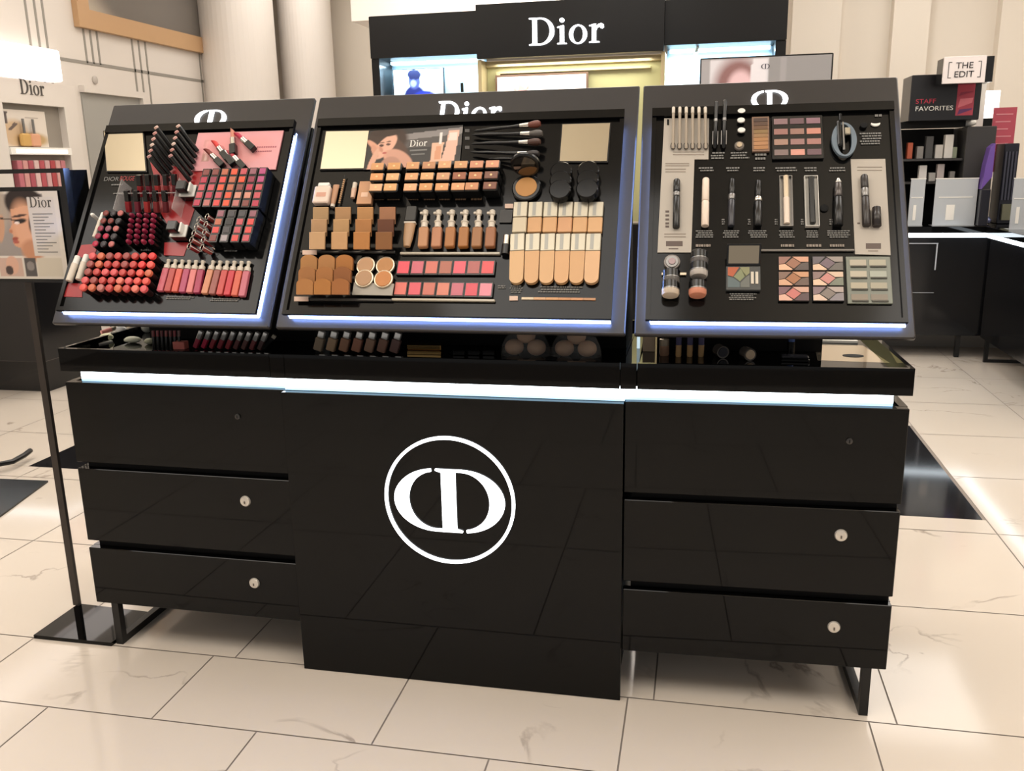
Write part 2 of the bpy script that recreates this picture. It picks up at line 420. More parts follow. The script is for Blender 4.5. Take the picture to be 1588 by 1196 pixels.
# centre cabinet with emblem
cc = thing('centre_cabinet', 'tall black lacquer centre cabinet with round illuminated letter emblem', 'cabinet', T(A_, 0))
PF = -.023
MB().box(.0, PF, 0, B_-.001, PF+.02, Z1t, .001).build('front_panel', GLOSS, cc)
MB().box(.012, PF+.0205, 0, B_-.013, DEP, Z1t-.004).build('body', MATTE, cc)
e0 = hit(698.5, 776.5, Vector((0, PF, 0)), Vector((0, 1, 0)))
el = hit(598, 776, Vector((0, PF, 0)), Vector((0, 1, 0))); er = hit(799, 776, Vector((0, PF, 0)), Vector((0, 1, 0)))
R_ = (er.x-el.x)/2; ecx = (er.x+el.x)/2-A_
Memb = Matrix.Translation((ecx, PF-.0035, e0.z)) @ Matrix.Rotation(PI/2, 4, 'X')
rg = MB(); rs = []
for j in range(97):
    a = 2*PI*j/96; c, s = math.cos(a), math.sin(a)
    rs.append([(ecx+c*r, PF+yy, e0.z+s*r) for r, yy in ((R_, 0), (R_, -.006), (R_*.955, -.006), (R_*.955, 0))])
rg.rings(rs, cap=False); rg.build('emblem_ring', SIGNW, cc)
link_mesh(emblem(R_*.985, .006), 'emblem_letters', SIGNW, cc, Memb)

# countertop with recessed display tray
zT, zB = .9129, .8482
ct = thing('countertop', 'long glossy black countertop tray with white light strip along its underside', 'countertop', (0, 0, 0))
s0 = on_unit(413, 565, UL).x; s1 = on_unit(443, 565, UL).x
def tray_section(x0, x1, M, left=False, right=False):
    mb = MB(); y0, y1 = -.004, DEP+.02; r = .012
    mb.box(x0, y0, zB, x1, y1, .892)
    mb.box(x0, y0, .892, x1, y0+r, zT); mb.box(x0, y1-r, .892, x1, y1, zT)
    if left: mb.box(x0, y0+r, .892, x0+r, y1-r, zT)
    if right: mb.box(x1-r, y0+r, .892, x1, y1-r, zT)
    mb.v = [tuple(M @ Vector(v)) for v in mb.v]
    return mb
I4 = Matrix.Identity(4)
xl = A_-.035
tray_section(-.004, xl-.0015, UL, left=True).build('tray_section', GLOSS, ct)
tray_section(xl, A_+.005, I4).build('tray_section', GLOSS, ct)
tray_section(A_+.0065, A_+B_-.012, I4).build('tray_section', GLOSS, ct)
tray_section(A_+B_-.0105, A_+B_+.028, I4).build('tray_section', GLOSS, ct)
tray_section(.0305, C_+.002, UR, right=True).build('tray_section', GLOSS, ct)
for z0_, z1_, part, lm_ in ((.8232, .8475, 'led_strip', LED), (.8162, .8228, 'painted_led_reflection', mat('painted_led_reflection_glow', (.45, .74, 1.0), emit=1.1))):  # lower glowing strip imitates the LED's reflection on the drawer tops
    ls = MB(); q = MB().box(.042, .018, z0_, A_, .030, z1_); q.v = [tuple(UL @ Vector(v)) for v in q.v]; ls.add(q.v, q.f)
    ls.box(A_, .002 if part == 'painted_led_reflection' else .012, z0_, A_+B_, .030, z1_)
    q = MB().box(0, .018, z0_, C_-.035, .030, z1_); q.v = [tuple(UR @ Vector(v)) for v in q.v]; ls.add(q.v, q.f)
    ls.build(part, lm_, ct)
sp = MB(); q = MB().box(.03, .031, .8155, A_, DEP-.03, .848); q.v = [tuple(UL @ Vector(v)) for v in q.v]; sp.add(q.v, q.f)
sp.box(A_, .031, .8155, A_+B_, DEP-.03, .848)
q = MB().box(0, .031, .8155, C_-.03, DEP-.03, .848); q.v = [tuple(UR @ Vector(v)) for v in q.v]; sp.add(q.v, q.f)
sp.build('spacer', MATTE, ct)

# ================================================================ THE THREE SLOPING DISPLAYS
yb, zb_, yt, zt_ = -.0198, .9866, .3677, 1.5832
LV = math.hypot(yt-yb, zt_-zb_)
def dframe(M, x0, x1):
    p0 = M @ Vector((x0, yb, zb_)); p1 = M @ Vector((x1, yb, zb_)); p2 = M @ Vector((x0, yt, zt_))
    u = (p1-p0); wd = u.length; u.normalize(); v = (p2-p0).normalized(); n = u.cross(v); 
    m = Matrix.Identity(4)
    for i, q in enumerate((u, v, n)):
        for j in range(3): m[j][i] = q[j]
    m.translation = p0; return m, wd
DF = [dframe(UL, .0007, A_-.0212), dframe(I4, A_-.003, A_+B_+.0008), dframe(UR, .022, C_-.0065)]
H0 = .030
def uv(i, px, py, h=H0):
    M = DF[i][0]; n = (M.to_3x3() @ Vector((0, 0, 1))); P = M @ Vector((0, 0, h))
    q = M.inverted() @ hit(px, py, P, n); return Vector((q.x, q.y))
MG = [(.031, .624), (.029, .872), (.026, .610)]; V0, V1 = .025, .611
disp_labels = ['left sloping black tester display of lip colours with lit emblem on top',
               'centre sloping black tester display of complexion make-up with lit wordmark on top',
               'right sloping black tester display of eye make-up with lit emblem on top']
DISP = []
for i in range(3):
    M, wd = DF[i]; t = thing('tester_display', disp_labels[i], 'display stand', M); DISP.append(t)
    MB().box(0, 0, -.016, wd, LV, 0, .003).build('back_plate', PLATE, t)
    m0, m1 = MG[i]
    MB().box(m0, V0, .0235, m1, V1, H0-.002).build('front_panel', PANEL, t)
    rim = MB(); rw = .011; hz = H0+.005
    rim.box(m0, V0, H0-.002, m1, V0+rw, hz); rim.box(m0, V1-rw*2.2, H0-.002, m1, V1, hz+.004); rim.box(m0, V0+rw, H0-.002, m0+rw, V1-rw*2.2, hz); rim.box(m1-rw, V0+rw, H0-.002, m1, V1-rw*2.2, hz)
    rim.build('rim', PANEL, t)
    e = .004
    MB().box(m0+.014, V0+e, 0.0005, m1-.014, V1-e, .0225).build('spacer', MATTE, t)
    gl = MB()   # light strips tucked round three sides under the raised panel
    gl.box(m0+.012, V0+.0005, .004, m1-.004, V0+e-.0005, .0215)
    sg_ = MB().box(m1-.0138, V0+.006, .003, m1-.010, V1-.03, .012); sg_.build('side_light', LEDS, t)
    MB().box(m0+.010, V0+.006, .003, m0+.0138, V1-.03, .012).build('side_light', LEDS, t)
    gl.build('led_strip', LEDB, t)
    # bright core of the strip along the bottom
    bc = MB().box(m0+.014, V0-.0035, .012, m1-.002, V0-.0003, .0185)
    if i == 0: MB().box(m1+.0003, V0+.001, .011, m1+.0025, V1-.03, .0165).build('side_core', mat('side_led_core', (.50, .66, 1.0), emit=2.0), t)
    bc.build('led_core', LEDW, t)
    # pedestal housing under the plate
    ins = (.10, .02, .05)[i]; ine = wd-(.01, .02, .155)[i]
    Mi = M.inverted(); mu = [UL, I4, UR][i]; hp = MB()
    ang = M @ Vector((0, 0, 0)); base = mu.inverted() @ ang
    poly = [(.27, .8925), (.27, 1.36), (.36, 1.50), (.42, 1.48), (.50, .8925)]
    xx0, xx1 = base.x+ins, base.x+ine
    vs = [Mi @ (mu @ Vector((x, yy, zz))) for x in (xx0, xx1) for yy, zz in poly]; n5 = len(poly)
    hp.add(vs, [tuple(range(n5)), tuple(range(2*n5-1, n5-1, -1))] + [(j, j+n5, (j+1) % n5+n5, (j+1) % n5) for j in range(n5)])
    hp.build('pedestal', MATTE, t)
# lit names on the top band of each plate (lower edge hidden by the raised panels)
def sign_at(i, me, cxp, cyp, dv=0):
    c = uv(i, cxp, cyp, .004); link_mesh(me, 'lit_emblem' if i != 1 else 'lit_wordmark', SIGNW, DISP[i], Matrix.Translation((c.x, c.y+dv, .0035)))
cA = uv(0, 326, 184, .004); eA = (uv(0, 350, 184, .004)-uv(0, 302, 184, .004)).x/2/.86
link_mesh(emblem(eA, .005), 'lit_emblem', SIGNW, DISP[0], Matrix.Translation((cA.x, cA.y, .003)))
cB = uv(2, 1193.5, 154, .004); eB = (uv(2, 1222, 154, .004)-uv(2, 1165, 154, .004)).x/2/.86
link_mesh(emblem(eB, .005), 'lit_emblem', SIGNW, DISP[2], Matrix.Translation((cB.x, cB.y, .003)))
wm, wmw = wordmark(1, .005); sc = (uv(1, 781, 165, .004)-uv(1, 680, 165, .004)).x/wmw
p = uv(1, 731, 156, .004)
wm.transform(Matrix.Scale(sc, 4, (1, 0, 0)) @ Matrix.Scale(sc*.95, 4, (0, 1, 0)))
link_mesh(wm, 'lit_wordmark', SIGNW, DISP[1], Matrix.Translation((p.x, p.y-sc*.95, .003)))
# ================================================================ PRODUCTS ON THE DISPLAYS
PAL = {'coral red': 'd8433f', 'bright red': 'd22a2c', 'raspberry': 'b52c49', 'berry': '8f2c44', 'brick red': 'b03c31', 'orange red': 'e2502f', 'dusty rose': 'b86a66', 'mauve': '8d5563',
       'nude pink': 'cf8a76', 'brown red': '7e3a35', 'plum': '5d2c3a', 'pink': 'd0627a', 'dark grey': '3e3a3e', 'pale grey': 'a09498', 'terracotta': 'b86245', 'rose': 'c24b56', 'black': '1c1a1c', 'orchid pink': 'b3477a'}
S0, S1, S2 = DF[0][0], DF[1][0], DF[2][0]; SF = (S0, S1, S2)
def at_(i, p, z=H0): return SF[i] @ T(p.x, p.y, z)
def lerp2(a, b, t): return (a[0]+(b[0]-a[0])*t, a[1]+(b[1]-a[1])*t)
def gridpx(tl, tr, bl, br, nr, nc):
    out = []
    for r in range(nr):
        v = r/(nr-1) if nr > 1 else 0
        a = lerp2(tl, bl, v); b = lerp2(tr, br, v)
        out.append([lerp2(a, b, c/(nc-1) if nc > 1 else 0) for c in range(nc)])
    return out
def caption(i, x0, y0, x1, y1, lines=2, m=None, seed=0, h=H0+.0006):
    """a block of tiny unreadable print"""
    a = uv(i, x0, y0, h); b = uv(i, x1, y1, h); mb = MB(); r = random.Random(seed+int(x0))
    n = lines
    for k in range(n):
        yc = a.y+(b.y-a.y)*(k+.5)/n; x = a.x + (b.x-a.x)*r.uniform(0, .16); xe = b.x - (b.x-a.x)*r.uniform(0, .16); hh = abs(b.y-a.y)/n*.27
        while x < xe:
            w_ = min(r.uniform(.003, .008), xe-x); mb.box(x, yc-hh, h-.0006, x+w_, yc+hh, h); x += w_+.0014
    mb.build('printed_caption', m or GREYP, DISP[i])  # also builds the painted reflections of the foundation cases
def card(i, pts, z, name, material, label, cat, th=.0015, group=None):
    q = [uv(i, px, py, z+th) for px, py in pts]; o0 = q[0]
    t = MB().prism([(p.x-q[0].x, p.y-q[0].y) for p in q][::-1] if False else [(p.x-o0.x, p.y-o0.y) for p in q], 0, th)
    o = t.build(name, material, M=SF[i] @ T(o0.x, o0.y, z)); return tag(o, label, cat, group)
def place(mk, M, label, colors=None, group=None, _c={}):
    """first call builds the kind, later calls copy it with its parts"""
    if mk not in _c:
        t = mk(); t.matrix_world = M; t['label'] = label
        if group: t['group'] = group
        for ch in t.children_recursive:
            b = ch.name.split('.')[0]
            if colors and b in colors: ch.color = lin(colors[b])
        _c[mk] = t; return t
    return dup(_c[mk], M, label, colors, group)

# ---------------- LEFT DISPLAY
P0r = card(0, [(233, 252), (300, 262), (318, 264), (316, 282), (292, 352), (262, 352), (249, 330), (246, 300)], H0-.002, 'red_card', RED, 'large red card under the clear tube holder on the left display', 'card')
card(0, [(255, 376), (292, 376), (285, 397), (254, 396)], H0-.002, 'red_card', RED, 'small red card under the lower black lipstick box', 'card')
card(0, [(126, 380), (152, 378), (146, 398), (118, 400)], H0-.002, 'red_card', RED, 'red card between dark lip balms and coral lip crayons at the left edge', 'card')
card(0, [(106, 439), (128, 440), (127, 461), (98, 460)], H0-.002, 'red_card', RED, 'red card in the lower left corner of the left display', 'card')
def mirror_at(i, pts, label, zt=.004):
    q = [uv(i, px, py, H0+zt) for px, py in pts]; o0 = q[3]
    t = thing('square_mirror', label, 'mirror', SF[i] @ T(o0.x, o0.y, H0-.002))
    P = [(p.x-o0.x, p.y-o0.y) for p in q]; cx = sum(p[0] for p in P)/4; cy = sum(p[1] for p in P)/4
    MB().prism([(cx+(x-cx)*1.05, cy+(y-cy)*1.05) for x, y in P][::-1], 0, .003+zt*.5).build('mirror_frame', BLK, t)
    MB().prism(P[::-1], .0031+zt*.5, .0045+zt*.5).build('mirror_glass', MIRROR, t); return t
mirror_at(0, [(161, 204), (221, 203), (226, 265), (166, 265)], 'square mirror at the upper left of the left display')

# lip pencil racks
def mk_pencil():
    t = thing('lip_pencil', None, 'pencil'); L = .085
    MB().lathe([(.0066, 0), (.0066, L-.006)], n=10).build('barrel', BLK, t, True)
    MB().lathe([(.0062, L-.006), (.0062, L-.001), (.004, L)], n=10).build('colour_end', TINTG, t, True); return t
def aim(i, tip, base, ht, hb):
    a = uv(i, *tip, ht); b = uv(i, *base, hb); p = Vector((b.x, b.y, hb)); q = Vector((a.x, a.y, ht)); d = (q-p)
    R = d.to_track_quat('Z', 'Y').to_matrix().to_4x4(); return SF[i] @ Matrix.Translation(p) @ R, d.length
for rk, (t0, t1, off, word) in enumerate((((241, 196), (230, 241), (18, 30), 'left'), ((275, 194), (263, 240), (22, 34), 'right'))):
    for k in range(6):
        tip = lerp2(t0, t1, k/5); base = (tip[0]+off[0], tip[1]+off[1])
        a = uv(0, *tip, H0+.074); M = SF[0] @ T(a.x+.006, a.y-.028, H0-.001) @ Matrix.Rotation(math.radians(20), 4, 'X') @ Matrix.Rotation(math.radians(-8), 4, 'Y')
        M = SF[0] @ T(a.x+.0333, a.y-.0413, H0+.0075) @ (Vector((-.042, .052, .084))).to_track_quat('Z', 'Y').to_matrix().to_4x4()
        place(mk_pencil, M, 'slim black lip pencil, %s from top in the %s pencil row' % (ORD[k], word), {'colour_end': ['d9b7a8', 'c8918a', 'd4a49a', 'e0c8bc', 'c79086', 'b88a86'][k]}, 'slim black lip pencils on the left display')
# pink poster
def on_plane_quad(i, pts, z):
    q = [uv(i, px, py, z) for px, py in pts]; bl = q[3]; ux = q[2]-q[3]; return bl, ux.length, (q[0]-q[3]).length, math.atan2(ux.y, ux.x)
bl, pw, ph, pr = on_plane_quad(0, [(306, 206), (439, 205), (428, 265), (292, 265)], H0+.004)
pk = thing('pink_poster', 'pink poster with fan of lipsticks at the upper right of the left display', 'poster', SF[0] @ T(bl.x+.002, bl.y, H0-.001))
MB().box(0, 0, 0, pw*.98, ph, .004).build('poster_board', mat('pink_card', 'e6a0a6', .3), pk)
picture(pw*.98, ph, 66, 44, painter('e3a0a5', [('p', [(.12, .25), (.2, .25), (.22, .8), (.1, .8)], 'c48f83'), ('p', [(.14, .27), (.17, .27), (.17, .75), (.13, .75)], 'e3c0b4'), ('e', .4, .5, .2, .35, 30, 'e59a9b', .5), ('e', .62, .5, .2, .3, -30, 'e79b9b', .5)]), 'printed_picture', pk, T(0, 0, .0042))
for k, (yy, n) in enumerate(((.56, .25), (.45, .2))):
    mb = MB()
    for j in range(9): mb.box(pw*(.72+j*n/10), ph*yy, .0043, pw*(.72+j*n/10+n*.07), ph*(yy+.035), .0046)
    mb.build('printed_caption', mat('pink_print', 'a8606a', .6), pk)
def mk_lipstick():
    t = thing('lipstick', None, 'lipstick')
    MB().box(-.006, -.006, 0, .006, .006, .022, .001).build('base', BLK, t)
    MB().lathe([(.0055, .022), (.0055, .036)], n=14).build('silver_collar', SILVER, t, True)
    mb = MB(); mb.rings([[(.0042*math.cos(2*PI*j/14), .0042*math.sin(2*PI*j/14), z+(.010*s)*(1+math.cos(2*PI*j/14))*.5) for j in range(14)] for z, s in ((.036, 0), (.048, .0), (.050, 1))])
    mb.build('bullet', TINTG, t, True); return t
for k, (tip, base, cn) in enumerate((((326, 212), (354, 248), 'coral red'), ((338, 222), (362, 256), 'dusty rose'), ((328, 240), (346, 258), 'brown red'), ((372, 212), (394, 232), 'raspberry'), ((356, 236), (380, 262), 'rose'), ((361, 205), (362, 240), 'nude pink'))):
    M, L = aim(0, tip, base, H0+.0165, H0+.0155)
    M = M @ Matrix.Scale(1.5, 4)
    place(mk_lipstick, M, '%s open lipstick lying on the pink poster, %s' % (cn, ('upper left of the fan', 'second from the left', 'lowest at left', 'pointing to upper right', 'low in the middle', 'upright in the middle')[k]), {'bullet': PAL[cn]}, 'open lipsticks fanned on the pink poster')

# lipstick cube racks
def mk_cube():
    t = thing('lipstick_tester', None, 'lipstick'); s = .0125
    MB().box(-s, -s, 0, s, s, .046, .001).build('case', BLK, t)
    MB().box(-s*.72, -s*.72, .046, s*.72, s*.72, .0475, .0008).build('colour_cap', TINT, t); return t
colsA = [['brown red', 'brown red', 'terracotta', 'orange red', 'rose', 'mauve', 'orchid pink'],
         ['raspberry', 'berry', 'coral red', 'terracotta', 'orange red', 'berry', 'orchid pink'],
         ['rose', 'rose', 'orange red', 'terracotta', 'brown red', 'raspberry', 'rose'],
         ['rose', 'raspberry', 'rose', 'orange red', 'nude pink', 'nude pink', 'rose'],
         ['raspberry', 'dusty rose', 'coral red', 'orange red', 'dusty rose', 'brown red', 'raspberry']]
for r, row in enumerate(gridpx((319.5, 267), (407, 265), (305, 314), (395.7, 315), 5, 7)):
    for c, px in enumerate(row):
        cn = colsA[r][c]; p = uv(0, *px, H0+.0475)
        place(mk_cube, at_(0, p), '%s lipstick cube in the large rack, %s row, %s column' % (cn, ORD[r], ORD[c]), {'colour_cap': PAL[cn]}, 'lipstick cubes in the large rack below the pink poster')
colsB = [['mauve', 'dark grey', 'dark grey', 'mauve'], ['terracotta', 'black', 'rose', 'coral red'], ['coral red', 'dark grey', 'rose', 'coral red'], ['brown red', 'pale grey', 'coral red', 'rose']]
for r, row in enumerate(gridpx((342, 331), (392, 331), (330, 369), (381, 369), 4, 4)):
    for c, px in enumerate(row):
        cn = colsB[r][c]; p = uv(0, *px, H0+.0475)
        place(mk_cube, at_(0, p), '%s lipstick cube in the small rack, %s row, %s column' % (cn, ORD[r], ORD[c]), {'colour_cap': PAL[cn]}, 'lipstick cubes in the small rack')

# clear holder with lip liner tubes
hc = thing('tube_holder', 'clear acrylic holder for lip tubes over the red card', 'holder', SF[0] @ T(0, 0, 0))
mb = MB()
a = uv(0, 181, 299, H0+.05); b = uv(0, 272, 299, H0+.05)
mb.box(a.x, a.y-.002, H0+.046, b.x, b.y+.002, H0+.050)
mb.box(a.x, a.y-.05, H0, a.x+.002, a.y+.045, H0+.048); mb.box(b.x-.002, a.y-.05, H0, b.x, a.y+.045, H0+.048)
mb.build('acrylic_rack', mat('edge_lit_acrylic', 'd8d4d2', .15, alpha=.3), hc)
def mk_tube():
    t = thing('lip_gloss_tube', None, 'lip gloss')
    MB().box(-.0065, -.0065, 0, .0065, .0065, .030, .001).build('tube_body', TINTG, t)
    MB().box(-.0065, -.0065, .0302, .0065, .0065, .060, .001).build('cap', BLK, t)
    MB().box(-.0085, -.0085, -.001, -.0075, -.0075, .062).build('clear_edge', SILVER, t); return t
for r in range(2):
    for c in range(5):
        tip = ((215+c*13.5, 277-c*.3), (196+c*14.5, 301))[r]; base = (tip[0]-6, tip[1]+20)
        a = uv(0, *tip, H0+.045); M = SF[0] @ T(a.x-.003, a.y-.038, H0+.012) @ Vector((.004, .040, .032)).to_track_quat('Z', 'Y').to_matrix().to_4x4()
        place(mk_tube, M, 'dark capped lip gloss tube in the clear holder, %s row, %s from left' % (('upper', 'lower')[r], ORD[c]), {'tube_body': ['8a2228', '6e2230', 'a03030', '7c2a2c', '5c2026'][c]}, 'dark capped lip gloss tubes in the clear holder')

# black and white lipstick boxes
def mk_box():
    t = thing('lipstick_box', None, 'lipstick box')
    MB().box(-.024, -.018, 0, .024, .018, .024, .002).build('case', BLK, t)
    MB().box(-.024, -.018, .0242, .024, .018, .028, .001).build('white_band', WHITE, t)
    MB().box(-.020, -.012, .0302, .008, .016, .056, .002).build('cap', BLK, t)
    MB().box(.0115, -.012, .0302, .017, .016, .046, .001).build('white_side', WHITE, t); return t
for k, (px, lab) in enumerate((((290, 291), 'black lipstick box with white band beside the large cube rack'), ((276, 353), 'black lipstick box with white band above the small red card'))):
    p = uv(0, px[0], px[1]+4, H0+.03); place(mk_box, at_(0, p, H0+.0), lab)

# dark round balms 5 x 3
def mk_balm():
    t = thing('lip_balm', None, 'lip balm')
    MB().lathe([(.0105, 0), (.0105, .034), (.0095, .036)], n=18).build('case', BLK, t, True)
    MB().lathe([(.0085, .036), (.0080, .0385), (.004, .0395)], n=18).build('colour_top', TINTG, t, True); return t
cb = ['brown red', 'dark grey', 'dusty rose', 'brown red', 'brown red', 'dark grey', 'berry', 'mauve', 'dusty rose', 'berry', 'raspberry', 'dark grey', 'raspberry', 'dark grey', 'dusty rose']
for r, row in enumerate(gridpx((163.5, 330), (186, 330), (147, 377.5), (172, 378), 5, 3)):
    for c, px in enumerate(row):
        cn = cb[r*3+c]; p = uv(0, *px, H0+.039)
        place(mk_balm, at_(0, p), '%s round lip balm in the dark block, %s row, %s column' % (cn, ORD[r], ORD[c]), {'colour_top': PAL[cn]}, 'dark round lip balms at the left edge')
# wine coloured slim sticks 7 x 4
def mk_stick():
    t = thing('lip_crayon', None, 'lip crayon')
    MB().lathe([(.0068, 0), (.0068, .030)], n=12).build('barrel', BLK, t, True)
    MB().lathe([(.0062, .030), (.0062, .038), (.004, .043), (.001, .0445)], n=12).build('tip', TINTG, t, True); return t
for r, row in enumerate(gridpx((202, 332), (236, 332), (197, 373), (232, 373), 6, 4)):
    for c, px in enumerate(row):
        p = uv(0, *px, H0+.043)
        place(mk_stick, at_(0, p), 'slim wine red lip crayon, %s row from top, %s column from left' % (ORD[r], ORD[c]), {'tip': ['7e1f3a', '8c2440', '6c1a30', '9a3048'][(r+c) % 4]}, 'slim wine-red lip crayons')
# coral round crayons 5 x 8
def mk_crayon():
    t = thing('lip_colour_crayon', None, 'lip crayon')
    MB().lathe([(.0075, 0), (.0100, .029), (.0100, .0298)], n=18).build('barrel', mat('dark_warm_barrel', '2a1414', .3), t, True)
    MB().lathe([(.0102, .030), (.0102, .037), (.0092, .0385), (.004, .0395)], n=18).build('colour_top', TINT, t, True); return t
names = ['rose', 'brick red', 'coral red', 'brown red', 'dusty rose', 'terracotta', 'nude pink', 'bright red']
R5 = [((142.5, 396.5), (235, 396.5)), ((139, 409), (232.5, 410)), ((135.5, 421), (229.5, 423)), ((131, 434), (225.5, 435.5)), ((128, 445), (222, 447.5))]
seq = [[0, 5, 3, 1, 3, 1, 1, 7], [3, 5, 1, 1, 3, 1, 7, 2], [3, 1, 0, 0, 1, 1, 2, 5], [0, 3, 1, 1, 6, 0, 2, 2], [2, 5, 4, 1, 5, 1, 6, 0]]
for r, (a, b) in enumerate(R5):
    for c in range(8):
        cn = names[seq[r][c]]; p = uv(0, *lerp2(a, b, c/7), H0+.038)
        place(mk_crayon, at_(0, p), '%s round lip crayon at lower left, %s row, %s column' % (cn, ORD[r], ORD[c]), {'colour_top': {'rose': 'd8595c', 'brick red': 'c04440', 'coral red': 'e2584e', 'brown red': '9a4a46', 'dusty rose': 'b8706a', 'terracotta': 'cc6a4c', 'nude pink': 'e07868', 'bright red': 'dc3c3c'}[cn]}, 'round lip crayons in the eight-column block')
# two cream tester tubes
def mk_cream():
    t = thing('cream_lip_tube', None, 'lip tube')
    MB().lathe([(.009, 0), (.0095, .05), (.009, .052)], n=14).build('tube_body', CREAM, t, True)
    MB().lathe([(.0085, .052), (.008, .074), (.006, .076)], n=14).build('cap', WHITE, t, True); return t
for k, (b_, t_, lab) in enumerate((((107, 436), (121, 398), 'wide cream lip tube at the far lower left edge of the left display'), ((122, 434), (132, 404), 'cream lip tube beside the first column of coral crayons'))):
    M, L = aim(0, t_, b_, H0+.012, H0+.012); place(mk_cream, M, lab)
M, L = aim(0, (157, 338), (146, 368), H0+.03, H0+.03); place(mk_cream, M @ Matrix.Scale(.62, 4, (1, 0, 0)) @ Matrix.Scale(.62, 4, (0, 1, 0)), 'slim cream tube left of the dark round lip balms')
wb = uv(0, 142, 332, H0+.03); wbm = MB().lathe([(.005, 0), (.005, .02), (.006, .024), (.004, .03), (.001, .031)], n=12).build('white_topped_stick', WHITE, M=at_(0, wb), smooth=True); tag(wbm, 'small white-topped stick at the left edge above the dark balms', 'stick')
# lip maximizers
def mk_gloss():
    t = thing('lip_gloss', None, 'lip gloss')
    MB().box(-.0088, -.006, 0, .0088, .006, .078, .0015).build('bottle', TINTG, t)
    MB().lathe([(.0085, .0782), (.0085, .090), (.0045, .093), (.0045, .102), (.006, .104), (.006, .108), (.003, .110)], n=14).build('white_cap', CREAM, t, True); return t
gc = ['c8616f', 'b84a44', 'd65a48', 'b04868', 'd87a78', 'a83a58', 'cf8a68', '9a5850', 'c44a46', 'c83440', 'd2604a', 'c46a78']
gcn = ['pink', 'brick red', 'coral', 'berry pink', 'pale rose', 'raspberry', 'apricot', 'brown rose', 'red', 'bright red', 'orange', 'dusty pink']
for k in range(12):
    s = k % 6
    cap = lerp2((262, 402), (315, 404), s/5) if k < 6 else lerp2((331, 404), (386, 405), s/5)
    bot = lerp2((248, 452), (305, 455), s/5) if k < 6 else lerp2((317, 456), (375, 460), s/5)
    M, L = aim(0, cap, bot, H0+.008, H0+.008)
    M = M @ Matrix.Rotation(PI/2*0, 4, 'Z') @ Matrix.Scale(L/.110, 4, (0, 0, 1))
    # keep the flat face to the panel normal
    b0 = uv(0, *bot, H0+.008); c0 = uv(0, *cap, H0+.008); d = (c0-b0); ang = math.atan2(d.y, d.x)-PI/2
    M = SF[0] @ T(b0.x, b0.y, H0+.0065) @ Matrix.Rotation(ang, 4, 'Z') @ Matrix.Rotation(-PI/2, 4, 'X') @ Matrix.Scale(d.length/.110, 4, (0, 0, 1))
    place(mk_gloss, M, '%s lip gloss with white cap, %s of the twelve from the left' % (gcn[k], ORD[k]), {'bottle': gc[k]}, 'white-capped lip glosses in a row at the bottom')
for x0, x1, y in ((252, 300, 462), (325, 372, 465)): caption(0, x0, y-3, x1, y+3, 2)
caption(0, 216, 385, 236, 390, 1); caption(0, 175, 299, 186, 301, 1); caption(0, 346, 387, 370, 391, 1)
# small clear applicators with silver rings
def mk_ring():
    t = thing('clear_lip_applicator', None, 'applicator'); 
    MB().box(-.005, -.005, 0, .005, .005, .030, .001).build('colour_stem', TINTG, t)
    MB().tube([(.0068*math.cos(a), .0068*math.sin(a)*1.25, .034) for a in [2*PI*j/16 for j in range(16)]], .0013, 6, True).build('silver_ring', SILVER, t, True)
    MB().box(.0052, -.001, 0, .0062, .001, .033).build('clear_edge', WHITE, t); return t
for r, row in enumerate(gridpx((309, 339), (322, 334), (294, 380), (314, 382), 5, 2)):
    for c, px in enumerate(row):
        p = uv(0, px[0], px[1], H0+.034); M = SF[0] @ T(p.x+.010, p.y-.004, H0+.002) @ Matrix.Rotation(math.radians(-18), 4, 'Y')
        place(mk_ring, M, 'clear lip applicator with silver ring, %s row from top, %s column' % (ORD[r], ('left', 'right')[c]), {'colour_stem': ['8a2a2c', 'a04a44'][(r+c) % 2]}, 'clear lip applicators with silver rings')
bp_ = uv(0, 333, 384, H0+.008); b2_ = uv(0, 392, 386, H0+.008)
bb = thing('lip_brush', 'black lip brush with bright round tip lying under the small cube rack', 'brush', SF[0] @ T(bp_.x, bp_.y, H0+.006))
MB().rod((0, 0, 0), (b2_.x-bp_.x, 0, 0), .004, .0022).build('handle', BLK, bb, True)
MB().lathe([(.001, -.007), (.005, -.005), (.0065, 0), (.005, .004)], d=(1, 0, 0), n=14).build('bright_tip', SILVER, bb, True)
# black lettering line at the left display
def text_on(i, txt, px0, px1, py, h_px, material, name='printed_lettering'):
    a = uv(i, px0, py, H0+.0008); b = uv(i, px1, py, H0+.0008); me = sans(txt, 1.0, 0); xs = [v.co.x for v in me.vertices]; ys = [v.co.y for v in me.vertices]
    sx = (b.x-a.x)/(max(xs)-min(xs)); hh = (uv(i, px0, py-h_px, H0)-uv(i, px0, py, H0)).y; sy = hh/(max(ys)-min(ys))
    me.transform(Matrix.Translation((-(max(xs)+min(xs))/2, -(max(ys)+min(ys))/2, 0)))
    me.transform(Matrix.Diagonal((sx, sy, 1, 1)))
    ang = math.atan2(b.y-a.y, b.x-a.x)
    return link_mesh(me, name, material, DISP[i], Matrix.Translation(((a.x+b.x)/2, (a.y+b.y)/2, H0-.0010)) @ Matrix.Rotation(ang, 4, 'Z'))
text_on(0, 'DIOR', 161, 184, 277, 6, GREYP); text_on(0, 'ROUGE', 186, 208, 276, 7, mat('red_print', 'a03030', .5))
caption(0, 172, 285, 190, 288, 1)

